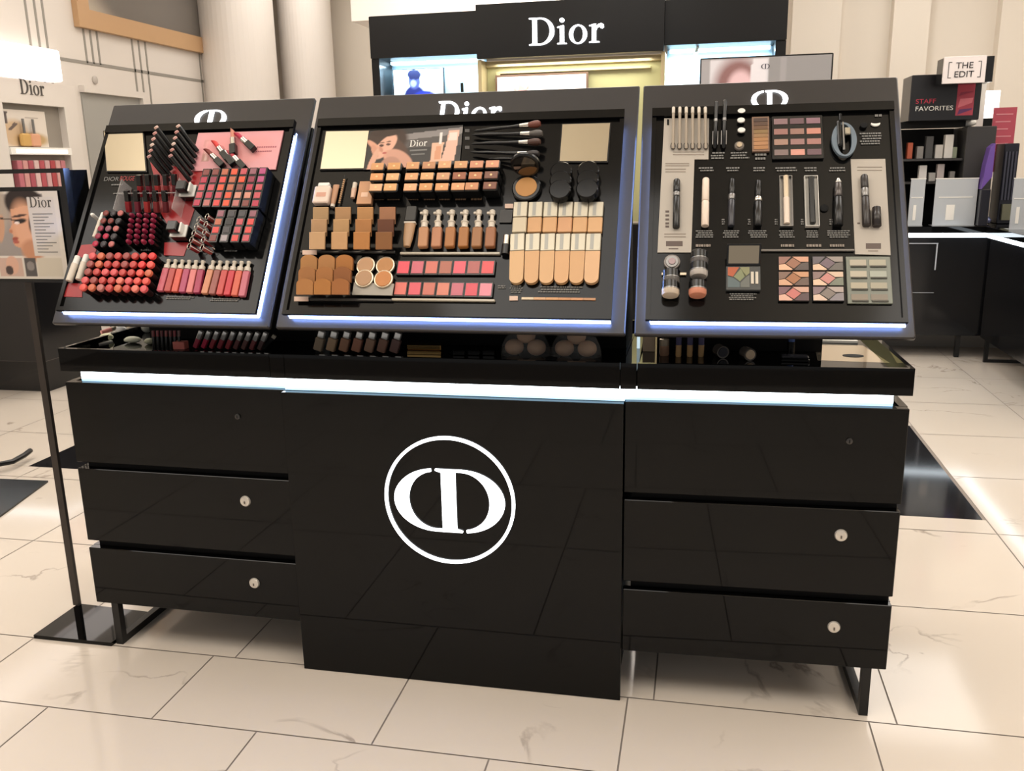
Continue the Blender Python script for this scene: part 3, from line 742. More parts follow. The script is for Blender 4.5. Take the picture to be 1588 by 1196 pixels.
# ---------------- CENTRE DISPLAY
mirror_at(1, [(506, 204), (572, 203), (564, 261), (497, 262)], 'square mirror at the upper left of the centre display')
mirror_at(1, [(872.5, 193), (946, 191), (941, 250), (868, 250)], 'square mirror at the upper right of the centre display')
bl, pw, ph, pr = on_plane_quad(1, [(576, 203), (718, 197), (713, 250), (563, 263)], H0+.004)
ps = thing('beauty_poster', 'dark poster with woman touching her face and brush set', 'poster', SF[1] @ T(bl.x, bl.y, H0-.001) @ Matrix.Rotation(pr*.55, 4, 'Z'))
MB().box(0, 0, 0, pw, ph, .004).build('poster_board', BLK, ps)
picture(pw, ph, 110, 54, painter('2c2a2a', [
    ('p', [(.36, .85), (1, .95), (1, .78), (.36, .7)], '8a8482'), ('p', [(.36, .7), (1, .78), (1, .5), (.36, .5)], '55504e'), ('p', [(.36, .5), (1, .5), (1, 0), (.36, 0)], '343232'),
    ('e', .22, .74, .19, .30, 0, '3a2820', .25), ('e', .33, .55, .07, .24, 20, '50382c', .4), ('e', .205, .56, .088, .30, -14, 'e0ac94', .12), ('e', .24, .34, .04, .12, 0, 'd79f86'), ('e', .085, .60, .035, .16, 24, 'd79e84', .2), ('e', .10, .46, .03, .16, 10, 'cf957c', .2), ('e', .09, .22, .03, .30, -8, 'd9a58c', .15), ('e', .165, .50, .014, .06, 10, 'c88c74', .6),
    ('e', .37, .2, .11, .28, 18, 'cf9a84'), ('e', .28, .06, .1, .22, 0, 'b98874'), ('e', .165, .60, .022, .028, 10, '4a2c24', .3), ('e', .235, .62, .020, .026, 10, '4a2c24', .3), ('e', .165, .67, .026, .012, 10, '5a3a2c', .4), ('e', .238, .69, .022, .012, 10, '5a3a2c', .4), ('e', .205, .40, .020, .022, 6, 'b04a48', .3), ('e', .19, .93, .15, .1, 0, '35241c'),
    ('p', [(.69, .1), (.80, .1), (.82, .58), (.70, .58)], 'e6b89c'), ('p', [(.80, .08), (.94, .1), (.97, .88), (.86, .88), (.84, .5)], 'e9b9a4'), ('p', [(.77, .55), (.80, .55), (.80, .85), (.77, .85)], 'e8e0da'), ('p', [(.73, .15), (.80, .15), (.80, .5), (.74, .5)], 'd99a78'), ('p', [(.86, .62), (.95, .62), (.95, .82), (.87, .82)], 'f0d8cc')]), 'printed_picture', ps, T(0, 0, .0042))
me, ww = wordmark(pw*.075, .0003); link_mesh(me, 'printed_wordmark', WHITE, ps, T(pw*.555, ph*.52, .0046))
mb = MB(); mb.box(pw*.47, ph*.40, .0043, pw*.65, ph*.44, .0046); mb.box(pw*.49, ph*.30, .0043, pw*.63, ph*.33, .0046); mb.build('printed_caption', GREYP, ps)
# brushes
def mk_brush():
    t = thing('makeup_brush', None, 'brush')
    MB().lathe([(.0012, 0), (.0035, .01), (.0048, .05), (.0036, .10), (.0052, .135)], n=12).build('handle', BLK, t, True)
    MB().lathe([(.0056, .135), (.0068, .160)], n=14).build('silver_ferrule', SILVER, t, True)
    MB().lathe([(.0066, .160), (.0098, .176), (.0098, .186), (.006, .193)], n=14).build('bristles', TINT, t, True); return t
for k, (b_, t_, nm, cc_) in enumerate((((735, 203), (838, 192), 'reddish brown', '6e3a2c'), ((732, 209), (841, 207), 'grey tipped', '55504c'), ((731, 223), (838, 220), 'dark brown', '4a3026'), ((730, 236), (836, 239), 'black', '231c1a'), ((758, 246), (826, 247), 'soft brown', '6a4a3a'))):
    M, L = aim(1, t_, b_, H0+.036, H0+.010); place(mk_brush, M @ Matrix.Scale(L/.193, 4, (0, 0, 1)), '%s bristled black make-up brush, %s from the top of the brush set' % (nm, ORD[k]), {'bristles': cc_}, 'black make-up brushes beside the poster')
# foundation compacts 3 x 8
def mk_stick2():
    t = thing('foundation_stick', None, 'foundation')
    MB().box(-.0195, -.0125, 0, .0195, .0125, .040, .003).build('case', BLK, t)
    MB().box(-.0172, -.0105, .040, .0172, .0105, .0425, .0025).build('shade_window', TINT, t); 
    MB().lathe([(.0032, .0425), (.003, .043)], n=12).build('gold_dot', mat('pale_gold', 'f0c890', .3), t); return t
xs = [[585, 611, 640, 665, 689.5, 714.5, 739, 763.5], [584, 608.5, 638, 662, 687, 712, 737, 761.5], [582.5, 605, 636, 660, 685, 710, 731.5, 759.6]]
ys = [[258, 257.5, 256.5, 256, 255, 255, 254.5, 254], [274, 274, 273.5, 273, 273, 272.5, 272, 271], [290.5, 290, 290, 289.5, 289.5, 289, 288.5, 287.5]]
fc = [['d49a68', 'd49a60', 'd2996a', 'c08a64', 'dba478', 'd09a6c', 'cf9070', 'd69878'], ['dc9a62', 'dfae7c', 'd8a070', 'e0ac78', 'cf9a74', '9a5c40', 'b87850', '7a5040'], ['e0b084', 'dca870', 'e6ac80', 'd4985f', 'd89c68', 'dca070', 'c88a60', '7c4c38']]
for r in range(3):
    for c in range(8):
        p = uv(1, xs[r][c], ys[r][c], H0+.042)
        place(mk_stick2, at_(1, p), 'black foundation case with %s window, %s row, %s column from left' % ('deep brown' if fc[r][c][0] in '79' else 'beige' if fc[r][c][0] in 'e' else 'tan', ORD[r], ORD[c]), {'shade_window': fc[r][c]}, 'black foundation cases below the poster')
# small bottles at the left
def stand_box(i, base, w, h, d, name, mats, label, cat, tilt=0, capname=None, caph=0):
    p = uv(i, *base, H0+.002); t = thing(name, label, cat, SF[i] @ T(p.x, p.y, H0))
    return t
def flat_item(i, x0, y0, x1, y1, th, lift=0):
    a = uv(i, x0, y0, H0+th+lift); b = uv(i, x1, y1, H0+th+lift); return min(a.x, b.x), min(a.y, b.y), abs(b.x-a.x), abs(a.y-b.y)
x, y, ww, hh = flat_item(1, 488, 288, 508, 314, .02); t = thing('cream_bottle', 'square white cream bottle below the left mirror', 'bottle', SF[1] @ T(x, y, H0))
MB().box(0, 0, 0, ww, hh, .020, .003).build('bottle_body', mat('blush_white', 'e3cdbd', .25), t); MB().box(ww*.15, hh+.0004, .003, ww*.85, hh+.012, .017, .002).build('cap', WHITE, t)
MB().box(ww*.2, hh*.35, .0201, ww*.8, hh*.6, .0204).build('label', mat('peach_label', 'cf9a84', .4), t)
x, y, ww, hh = flat_item(1, 512, 285, 523, 315, .014); t = thing('foundation_tube', 'small nude foundation tube right of the white cream bottle', 'tube', SF[1] @ T(x+ww/2, y, H0+.007))
MB().rings([[(a*math.cos(2*PI*j/14), z, b*math.sin(2*PI*j/14)) for j in range(14)] for a, b, z in ((.006, .006, 0), (.0075, .0065, hh*.3), (.009, .003, hh))][::-1]).build('tube_body', mat('nude_tube', 'b58868', .35), t, True); MB().rod((0, -.008, 0), (0, -.0003, 0), .006).build('cap', CREAM, t, True)
a = uv(1, 526, 314, H0+.006); b = uv(1, 533, 274, H0+.012); t = thing('beaded_stick', 'thin beaded gold stick standing beside the small nude tube', 'stick', SF[1] @ T(a.x, a.y, H0+.005)); dx, dy = b.x-a.x, b.y-a.y
mb = MB()
for k in range(12): mb.lathe([(.0012, -.0026), (.0032, -.001), (.0032, .001), (.0012, .0026)], (dx*k/12, dy*k/12, 0), (dx, dy, .001), 8)
mb.build('beads', mat('beaded_gold', 'c8a078', .4), t, True); MB().rod((dx*.98, dy*.98, 0), (dx*1.1, dy*1.1, .002), .0016).build('tip', BLK, t)
x, y, ww, hh = flat_item(1, 543, 282, 552, 305, .014); t = thing('concealer_tube', 'tiny pale concealer tube left of the nude card box', 'tube', SF[1] @ T(x+ww/2, y, H0+.007))
MB().rod((0, 0, 0), (0, hh*.62, 0), .006, .007, 14).build('tube_body', mat('pale_nude', 'd8b49c', .35), t, True); MB().rod((0, hh*.63, 0), (0, hh, 0), .0062, None, 14).build('cap', CREAM, t, True)
x, y, ww, hh = flat_item(1, 558, 281, 575, 316, .014); t = thing('nude_card_box', 'nude card box with printed emblem left of the foundation cases', 'box', SF[1] @ T(x, y, H0))
MB().box(0, 0, 0, ww, hh, .014, .001).build('carton', mat('nude_carton', 'c8946c', .45), t); MB().box(ww*.25, hh*.3, .0141, ww*.7, hh*.5, .0144).build('printed_mark', mat('pale_print', 'e8c0a4', .5), t)
for k, (x0, x1) in enumerate(((577, 600), (601, 624), (632, 655), (656, 679), (680, 703), (704, 727), (728, 751))):
    caption(1, x0, 304, x1-3, 312, 1, mat('painted_case_reflection', '7a6048', .5))  # brown marks painted as the cases' reflection in the glossy panel
# step racks of powder boxes
def mk_powder():
    t = thing('powder_tester', None, 'powder')
    MB().box(-.0215, -.022, 0, .0215, .022, .006, .0008).build('tile', TINT, t); MB().box(-.0215, -.022, -.004, .0215, .022, -.0003).build('case', BLK, t); return t
pc = [['bd9a70', 'c09468', 'c8935e', 'b07c5a'], ['c09870', 'c89e6e', 'be8450', '70452f'], ['cfa77c', 'cfa274', 'c0834a', '8f6038']]
pn = [['beige', 'beige', 'tan', 'light brown'], ['beige', 'honey', 'caramel', 'deep brown'], ['pale beige', 'pale honey', 'amber', 'brown']]
for r in range(3):
    for c in range(4):
        px = (497+c*34.5-r*2.8, 333+r*19.0+(1 if r == 2 else 0)); zz = .010+.012*r; p = uv(1, *px, H0+zz+.006)
        place(mk_powder, SF[1] @ T(p.x, p.y, H0+zz) @ Matrix.Rotation(math.radians(22), 4, 'X'), '%s square powder tile, %s row from top, %s column from left' % (pn[r][c], ORD[r], ORD[c]), {'tile': pc[r][c]}, 'square powder tiles in stepped stacks')
def dome(r, w, h0):
    return [(-w, 0), (w, 0), (w, h0)] + ell(0, h0, w, r, 0, 180, 12)[1:-1] + [(-w, h0)]
def mk_bronzer():
    t = thing('bronzer_tester', None, 'bronzer')
    MB().prism(dome(.014, .0225, .026), 0, .006).build('tile', TINT, t); MB().prism([(x*1.03, y-.0005) for x, y in dome(.014, .0225, .026)], -.004, -.0003).build('case', mat('brown_case', '6a4630', .4), t); return t
bc_ = [['b9844f', 'bb8450', 'b8793f'], ['ad7646', 'b37844', '9a6238'], ['b47c48', 'b5793f', 'a66a3a']]
for r in range(3):
    for c in range(3):
        px = (478.5+c*27.5-r*3.2, 418+r*18.8); zz = .010+.011*r; p = uv(1, *px, H0+zz+.006)
        place(mk_bronzer, SF[1] @ T(p.x, p.y, H0+zz) @ Matrix.Rotation(math.radians(20), 4, 'X'), 'round topped brown bronzer tile, %s row from top, %s column from left' % (ORD[r], ORD[c]), {'tile': bc_[r][c]}, 'round-topped bronzer tiles')
def mk_round():
    t = thing('round_powder', None, 'powder')
    MB().lathe([(.0245, 0), (.0245, .006), (.0225, .0065)], n=28).build('clear_case', mat('pale_metal_case', 'c8b8a0', .25, metal=.6), t, True); MB().lathe([(.0215, .0065), (.0205, .0085)], n=28).build('powder_pan', TINT, t, True); return t
for k, (px, cn, lab) in enumerate((((566.5, 411), 'bd9067', 'pale brown'), ((597, 411), 'b98048', 'golden'), ((564, 431), 'ae8560', 'muted brown'), ((594, 432), 'c07a3c', 'amber'))):
    zz = .004 if k < 2 else .014; p = uv(1, *px, H0+zz+.008)
    place(mk_round, SF[1] @ T(p.x, p.y, H0+zz), '%s round powder in metal rim, %s pair, right of the bronzers' % (lab, 'upper' if k < 2 else 'lower'), {'powder_pan': cn})
card(1, [(549, 438), (611, 440), (608, 458), (546, 457)], H0+.012, 'grey_label_plate', mat('grey_plate', 'a39c90', .35), 'grey label plate under the round powders', 'label', .003)
# blush grid
def mk_blush():
    t = thing('blush_tester', None, 'blush')
    MB().box(-.0185, -.021, 0, .0185, .021, .006, .001).build('case', BLK, t); MB().box(-.0150, -.0168, .006, .0150, .0168, .0072, .0005).build('blush_pan', TINT, t); return t
bcs = [[('hot pink', 'e24f5e'), ('dusty pink', 'cc6674'), ('salmon', 'd27264'), ('rosy brown', 'b06a58'), ('bright pink', 'e65f6e'), ('rosewood', 'b26460'), ('coral red', 'e0565a')], [('salmon', 'dc7064'), ('hot pink', 'dc5a66'), ('terracotta pink', 'c87060'), ('peach', 'd5806c'), ('cool pink', 'c46a78'), ('raspberry pink', 'd8525f'), ('baby pink', 'e08a98')]]
for r in range(2):
    for c in range(7):
        px = ((625.5+c*21.8, 414.5), (621+c*22, 447.3+c*.3))[r]; p = uv(1, *px, H0+.007)
        place(mk_blush, at_(1, p), '%s square blush, %s row, %s from left' % (bcs[r][c][0], ('upper', 'lower')[r], ORD[c]), {'blush_pan': bcs[r][c][1]}, 'square blushes in two rows')
for k, (x0, x1, y, lab) in enumerate(((465, 612, 390, 'dark shelf lip under the powder stacks'), (620, 775, 392, 'pale acrylic shelf lip under the pump bottles'), (460, 608, 463, 'dark shelf lip under the bronzers'), (607, 767, 463.5, 'pale acrylic shelf lip under the blushes'))):
    a = uv(1, x0, y, H0+.008); b = uv(1, x1, y, H0+.008)
    o = MB().box(0, -.003, 0, b.x-a.x, .003, .008, .001).build('shelf_lip', mat('dark_acrylic', '3a3836', .2) if k % 2 == 0 else mat('pale_acrylic', 'b8ae9c', .15), M=SF[1] @ T(a.x, a.y, H0-.001)); tag(o, lab, 'shelf lip')
for k, (x0, y0, lab) in enumerate(((469, 391, 'small pale price tag beside the powder stacks shelf'), (456, 463, 'small pale price tag at the lower left corner of the centre display'), (783, 319, 'small pale price tag left of the upper concealer row'), (790, 462, 'small pale price tag under the long concealers'))):
    card(1, [(x0, y0-3), (x0+22, y0-3), (x0+22, y0+4), (x0, y0+4)][:4] if k < 2 else [(x0, y0-3), (x0+13, y0-3), (x0+13, y0+4), (x0, y0+4)], H0+.010 if k < 2 else H0-.001, 'price_tag', mat('pale_tag', 'd8b8a4', .4), lab, 'tag', .002)
# pump bottles
def mk_pump():
    t = thing('pump_bottle', None, 'foundation bottle')
    MB().box(-.0125, -.008, 0, .0125, .008, .050, .002).build('glass_bottle', TINTG, t)
    MB().lathe([(.0085, .0502), (.0085, .062), (.0105, .064), (.0105, .066)], n=14).build('collar', CREAM, t, True)
    MB().lathe([(.0055, .066), (.0048, .082), (.0075, .084), (.0075, .094), (.005, .096)], n=14).box(-.014, -.003, .086, .001, .003, .092, .001).build('pump', CREAM, t, True); return t
for c, cn in enumerate(['b8855f', 'b67e5c', 'a86f3e', 'a56c38', '9c6c44', '9a6440']):
    px0 = (655.5+c*20.8, 384); px1 = (659.5+c*20.8, 325); b0 = uv(1, *px0, H0+.010); c0 = uv(1, *px1, H0+.012); d = c0-b0
    M = SF[1] @ T(b0.x, b0.y, H0+.0085) @ Matrix.Rotation(math.atan2(d.y, d.x)-PI/2, 4, 'Z') @ Matrix.Rotation(-PI/2, 4, 'X') @ Matrix.Scale(d.length/.096, 4, (0, 0, 1))
    place(mk_pump, M, 'foundation pump bottle with cream pump, %s from the left of six' % ORD[c], {'glass_bottle': cn}, 'foundation pump bottles')
x, y, ww, hh = flat_item(1, 624, 346, 641, 381, .014); t = thing('foundation_tube', 'beige foundation tube with dark cap left of the pump bottles', 'tube', SF[1] @ T(x+ww/2, y, H0+.008))
MB().rings([[(a*math.cos(2*PI*j/16), z, b*math.sin(2*PI*j/16)) for j in range(16)] for a, b, z in ((.009, .007, 0), (.013, .008, hh*.35), (.0155, .0075, hh))][::-1]).build('tube_body', mat('tan_tube', 'b08a66', .35), t, True)
MB().box(-.0155, hh+.0002, -.006, .0155, hh+.005, .007, .001).build('pale_seal', CREAM, t); MB().box(-.015, hh+.0055, -.007, .015, hh+.05, .008, .002).build('dark_cap', BLK, t)
# little things by the concealers
card(1, [(776, 325), (795, 326), (793, 345), (774, 345)], H0-.001, 'black_sample_card', mat('dark_card', '2c2a28', .4), 'small dark sample card left of the upper concealer row', 'card', .004)
p = uv(1, 784, 378, H0+.012); t = thing('small_bottle', 'tiny bottle with silver cap left of the lower concealer row', 'bottle', SF[1] @ T(p.x, p.y, H0+.007))
MB().rod((0, -.028, 0), (0, -.001, 0), .010, None, 14).build('bottle_body', BLK, t, True); MB().rod((0, 0, 0), (0, .024, 0), .0085, None, 14).build('silver_cap', SILVER, t, True)
# concealer tubes
def striped_cap(n, w, z0, z1, t):
    MB().box(-w, -.007, z0, w, .007, z1, .0015).build('silver_cap', mat('brushed_silver', 'a8a08e', .32, metal=.6), t)
def mk_short():
    t = thing('concealer', None, 'concealer'); MB().box(-.0178, -.007, 0, .0178, .006, .050, .002).build('tube_body', TINTG, t)
    striped_cap(3, .0182, .0503, .100, t); MB().box(-.0015, .0071, .054, .0075, .0074, .098).build('cap_stripe', mat('grey_stripe', '8a8880', .3, metal=.4), t); return t
def mk_long():
    t = thing('long_concealer', None, 'concealer')
    prof = [(x, y) for x, y in [(-.0172, .016)] + ell(0, .016, .0172, .016, 180, 360, 12)[1:-1] + [(.0172, .016), (.0180, .094), (-.0180, .094)]]
    M = Matrix.Rotation(PI/2, 4, 'X'); MB().prism(prof, -.006, .006, M).build('tube_body', TINTG, t)
    striped_cap(3, .0182, .0945, .146, t); MB().box(-.0015, .0071, .098, .0075, .0074, .144).build('cap_stripe', mat('grey_stripe'), t); return t
for c in range(6):
    b0 = uv(1, 805+c*23.4, 361, H0+.010); c0 = uv(1, 808+c*23.4, 314, H0+.010); d = c0-b0
    M = SF[1] @ T(b0.x, b0.y, H0+.0075) @ Matrix.Rotation(math.atan2(d.y, d.x)-PI/2, 4, 'Z') @ Matrix.Rotation(-PI/2, 4, 'X') @ Matrix.Scale(d.length/.100, 4, (0, 0, 1))
    place(mk_short, M @ Matrix.Rotation(PI, 4, 'Z'), 'concealer tube with silver cap in the upper row, %s from left' % ORD[c], {'tube_body': ['cfc0a4', 'd0a070', 'd2a271', 'd09c70', 'd0a272', 'd4a676'][c]}, 'concealer tubes in the upper row')
for c in range(6):
    b0 = uv(1, 800.5+c*23.2, 440, H0+.010); c0 = uv(1, 803+c*23.6, 363, H0+.010); d = c0-b0
    M = SF[1] @ T(b0.x, b0.y, H0+.0075) @ Matrix.Rotation(math.atan2(d.y, d.x)-PI/2, 4, 'Z') @ Matrix.Rotation(-PI/2, 4, 'X') @ Matrix.Scale(d.length/.146, 4, (0, 0, 1))
    place(mk_long, M @ Matrix.Rotation(PI, 4, 'Z'), 'long rounded concealer tube in the lower row, %s from left' % ORD[c], {'tube_body': ['d6ac7c', 'd2a474', 'd4a878', 'd4a474', 'd0a272', 'd8ac80'][c]}, 'long concealer tubes in the lower row')
a = uv(1, 790, 463, H0+.001); b = uv(1, 924, 463, H0+.001); t = thing('shade_strip', 'thin strip of beige shade swatches under the long concealers', 'swatch strip', SF[1] @ T(a.x+.03, a.y-.002, H0-.002))
for k in range(6):
    wseg = (b.x-a.x-.03)/6; MB().box(k*wseg, 0, 0, (k+1)*wseg-.0006, .006, .003).build('swatch', TINT, t, col=['d8c4a4', 'd4a478', 'd09a66', 'c98c58', 'cc8f60', 'b9855a'][k])
caption(1, 834, 443, 905, 455, 3); caption(1, 790, 442, 810, 455, 4); caption(1, 772, 442, 786, 448, 2)
# cushion compact
p = uv(1, 816, 290, H0+.012); t = thing('cushion_compact', 'open round black cushion compact with tan sponge', 'compact', SF[1] @ T(p.x, p.y, H0-.001))
MB().lathe([(.036, 0), (.038, .003), (.038, .010), (.035, .013)], n=40).build('base', BLK, t, True)
MB().lathe([(.0275, .013), (.0275, .0145), (.026, .015)], n=40).build('sponge', mat('tan_sponge', 'bf8a50', .6), t, True)
ML = T(0, .037, .010) @ Matrix.Rotation(math.radians(75), 4, 'X'); mb = MB().lathe([(.036, -.002), (.038, 0), (.038, .006), (.035, .009)], (0, .038, 0), (0, 0, 1), 40); mb.v = [tuple(ML @ Vector(v)) for v in mb.v]; mb.build('lid', BLK, t, True)
mb = MB().lathe([(.030, .0091), (.030, .0098)], (0, .038, 0), (0, 0, 1), 40); mb.v = [tuple(ML @ Vector(v)) for v in mb.v]; mb.build('lid_mirror', mat('dark_mirror', '6a6460', .05, metal=1), t, True)
# dark loose powder jars
def mk_jar(nm='powder_jar'):
    t = thing(nm, None, 'jar'); MB().lathe([(.025, 0), (.027, .004), (.027, .016), (.026, .018)], n=28).build('jar_body', BLK, t, True)
    MB().lathe([(.0278, .0183), (.0278, .028), (.025, .031)], n=28).build('lid', PANEL, t, True); return t
for c, cx_ in enumerate((870, 912)):
    for r in range(3):
        p = uv(1, cx_-r*.6, 265+r*15.5-c*1.5, H0+.03); place(mk_jar, SF[1] @ T(p.x, p.y, H0+.004*r), 'black powder jar below the right mirror, %s column, %s from top' % (('left', 'right')[c], ORD[r]), None, 'black powder jars below the right mirror')
for yy in (202, 214, 228):
    x0 = 721; card(1, [(x0, yy-2), (x0+7, yy-2), (x0+7, yy+3), (x0, yy+3)], H0-.0015, 'number_tag', mat('tag_grey', '4a4846', .4), 'tiny grey tag beside the %s brush handle' % {202: 'topmost', 214: 'second', 228: 'third'}[yy], 'tag', .001)
# ---------------- RIGHT DISPLAY  (pixel helper for the measuring crop)
def k4(x, y): return (980+x/2.991, 120+y/2.991)
Lc = [k4(*p) for p in ((150, 190), (358, 190), (355, 380), (290, 380), (275, 812), (118, 812))]
lc = card(2, Lc[::-1], H0-.0015, 'beige_display_card', CARD, 'beige L-shaped product card along the left side of the right display', 'card', .003)
rc = card(2, [k4(*p) for p in ((1015, 380), (1175, 378), (1200, 825), (1035, 820))][::-1], H0-.0015, 'beige_display_card', CARD, 'beige product card along the lower right side of the right display', 'card', .003)
def mark(parent, pts, name, material, z=.0031, th=.0005):
    """flat printed mark on a card (points in photo pixels)"""
    inv = parent.matrix_world.inverted(); q = []
    for px, py in pts:
        p = uv(2, px, py, H0+.0016); q.append(inv @ (SF[2] @ Vector((p.x, p.y, H0+.0016))))
    MB().prism([(v.x, v.y) for v in q][::-1], z, z+th).build(name, material, parent)
BROWN = mat('brown_patch', '584840', .4); TAUPE = mat('taupe_print', '8c8074', .6)
def rect4(x0, y0, x1, y1): return [k4(x0, y0), k4(x1, y0), k4(x1, y1), k4(x0, y1)]
bpy.context.view_layer.update()
mark(lc, rect4(158, 760, 235, 783), 'brown_swatch', BROWN); mark(rc, rect4(1085, 770, 1155, 795), 'brown_swatch', BROWN)
for y in (398, 408, 424, 436, 725, 738): mark(lc, rect4(155 if y < 500 else 150, y, 265 if y < 412 else 250, y+4), 'printed_caption', TAUPE)
for y in (345, 357): mark(lc, rect4(190, y, 335, y+3), 'printed_caption', TAUPE)
for y in (415, 430): mark(rc, rect4(1045, y, 1160, y+3), 'printed_caption', TAUPE)
for y in (618, 636, 655, 673, 688): mark(lc, rect4(155, y, 172, y+9), 'shade_dot', BROWN)
mark(lc, rect4(170, 793, 215, 797), 'printed_caption', BROWN); mark(rc, rect4(1095, 803, 1142, 808), 'printed_caption', TAUPE); mark(rc, rect4(1045, 674, 1058, 680), 'shade_dot', BROWN)
mark(lc, rect4(163, 195, 172, 222), 'printed_bar', MATTE)
# brow pencils with loop holders
def mk_brow():
    t = thing('brow_pencil', None, 'pencil')
    MB().lathe([(.0034, .0), (.0036, .085)], n=10).build('barrel', mat('brow_beige', 'a89a88', .4), t, True); MB().lathe([(.0040, .0853), (.0040, .098), (.003, .100)], n=10).build('cap', CREAM, t, True)
    MB().tube([(.0058*math.cos(a), 0, .006+.0085*math.sin(a)) for a in [2*PI*j/16 for j in range(16)]], .0008, 6, True).build('wire_loop', STEEL, t, True); return t
def stand(i, bot, top, L, hb, ht=None):
    """matrix that lays a piece of length L (local +Z) along the panel, local +Y to the viewer"""
    b0 = uv(i, *bot, H0+hb); c0 = uv(i, *top, H0+(hb if ht is None else ht)); p = Vector((b0.x, b0.y, H0+hb)); q = Vector((c0.x, c0.y, H0+(hb if ht is None else ht)))
    z = (q-p); ln = z.length; z.normalize(); y = (Vector((0, 0, 1))-z*z.z).normalized(); x = y.cross(z); m = Matrix.Identity(4)
    for a, v in enumerate((x, y, z)):
        for j in range(3): m[j][a] = v[j]
    m.translation = p; return SF[i] @ m @ Matrix.Scale(ln/L, 4, (0, 0, 1))
for c in range(6):
    place(mk_brow, stand(2, k4(190+c*30.5, 330), k4(193+c*29.5, 138), .100, .006, .022), 'beige brow pencil in wire loop at upper left, %s from left' % ORD[c], None, 'beige brow pencils on the beige card')
# tall black eyeliners
def mk_liner():
    t = thing('eyeliner', None, 'eyeliner'); MB().lathe([(.002, 0), (.0052, .004), (.0052, .060)], n=12).build('barrel', BLK, t, True)
    MB().lathe([(.0054, .0603), (.0054, .066)], n=12).build('silver_ring', mat('dark_silver', '8a8886', .3, metal=.8), t, True); MB().lathe([(.0052, .0662), (.0050, .104), (.003, .106)], n=12).build('cap', BLK, t, True)
    MB().box(-.007, -.004, .01, .007, -.002, .04).build('clip', mat('dark_silver'), t); return t
for b_, t_, lab in (((385, 330), (392, 112), 'left one of two tall black eyeliners beside the brow pencils'), ((425, 330), (431, 105), 'right one of two tall black eyeliners beside the brow pencils')):
    place(mk_liner, stand(2, k4(*b_), k4(*t_), .106, .008, .03), lab)
def disc_item(i, px, r, zs, name, parts, label, cat, sx=1, sy=1):
    p = uv(i, *px, H0+.008); t = thing(name, label, cat, SF[i] @ T(p.x, p.y, H0+.0)); z = 0
    for nm, ra, z0, z1, m_ in parts: MB().lathe([(ra*r, z0), (ra*r, z1-.001), (ra*r*.94, z1)], n=32, sx=sx, sy=sy).build(nm, m_, t, True)
    return t
for k, (x, y) in enumerate(((508, 156), (506, 199), (508, 245))):
    disc_item(2, k4(x, y), .0095, 0, 'white_powder_button', [('stem', .5, 0, .006, BLK), ('white_top', 1, .0061, .010, WHITE)], 'white oval tester button, %s in the column of three' % ('topmost', 'middle', 'lowest')[k], 'button', 1, .75)
disc_item(2, k4(498, 315), .012, 0, 'clear_crystal_pot', [('pot', 1, 0, .008, mat('smoky_clear', '77706a', .15, metal=.3)), ('centre', .6, .0081, .012, mat('pale_metal_case'))], 'small clear pot under the three white oval buttons', 'pot')
# brow palette
def frame_item(i, tlx, tly, brx, bry, name, label, cat, th, fm, group=None):
    a = uv(i, tlx, bry, H0+th); b = uv(i, brx, bry, H0+th); c = uv(i, tlx, tly, H0+th); d = uv(i, brx, tly, H0+th)
    w_ = ((b-a).length+(d-c).length)/2; h_ = ((c-a).length+(d-b).length)/2; x_ = (a.x+c.x)/2
    t = thing(name, label, cat, SF[i] @ T(x_, (a.y+b.y)/2, H0-.001)); MB().box(0, 0, 0, w_, h_, th, .001).build('case', fm, t); return t, w_, h_
t, w_, h_ = frame_item(2, *k4(557, 180), *k4(638, 342), 'brow_palette', 'bronze framed brow palette with stacked brown shades', 'palette', .008, mat('bronze_frame', '8a7060', .3, metal=.5))
for k, cn in enumerate(['a8784e', 'b08058', 'a87a50', '9a7650', '8c7048', '6e5038', '5a4234', '4c3a32']):
    MB().box(w_*.1, h_*(.06+.112*k), .0081, w_*.9, h_*(.06+.112*k+.10), .0092).build('shade_pan', TINT, t, col=cn)
caption(2, *k4(570, 350), *k4(625, 385), 2); caption(2, *k4(365, 345), *k4(432, 380), 3); caption(2, *k4(450, 345), *k4(545, 378), 3)
# eyeshadow palette 3x4
t, w_, h_ = frame_item(2, *k4(650, 176), *k4(888, 376), 'eyeshadow_palette', 'black eyeshadow palette of twelve pink and taupe bars', 'palette', .007, BLK)
ec = ['8a6e70', '6c5258', '8d6a74', '9c7068', '9a7468', 'c88878', 'a48272', '9a7470', 'a87870', '84706c', 'd89888', '6e545a']
for r in range(4):
    for c in range(3): MB().box(w_*(.04+.32*c), h_*(.80-.24*r), .0071, w_*(.04+.32*c+.27), h_*(.80-.24*r+.13), .0082).build('shade_pan', TINT, t, col=ec[r*3+c])
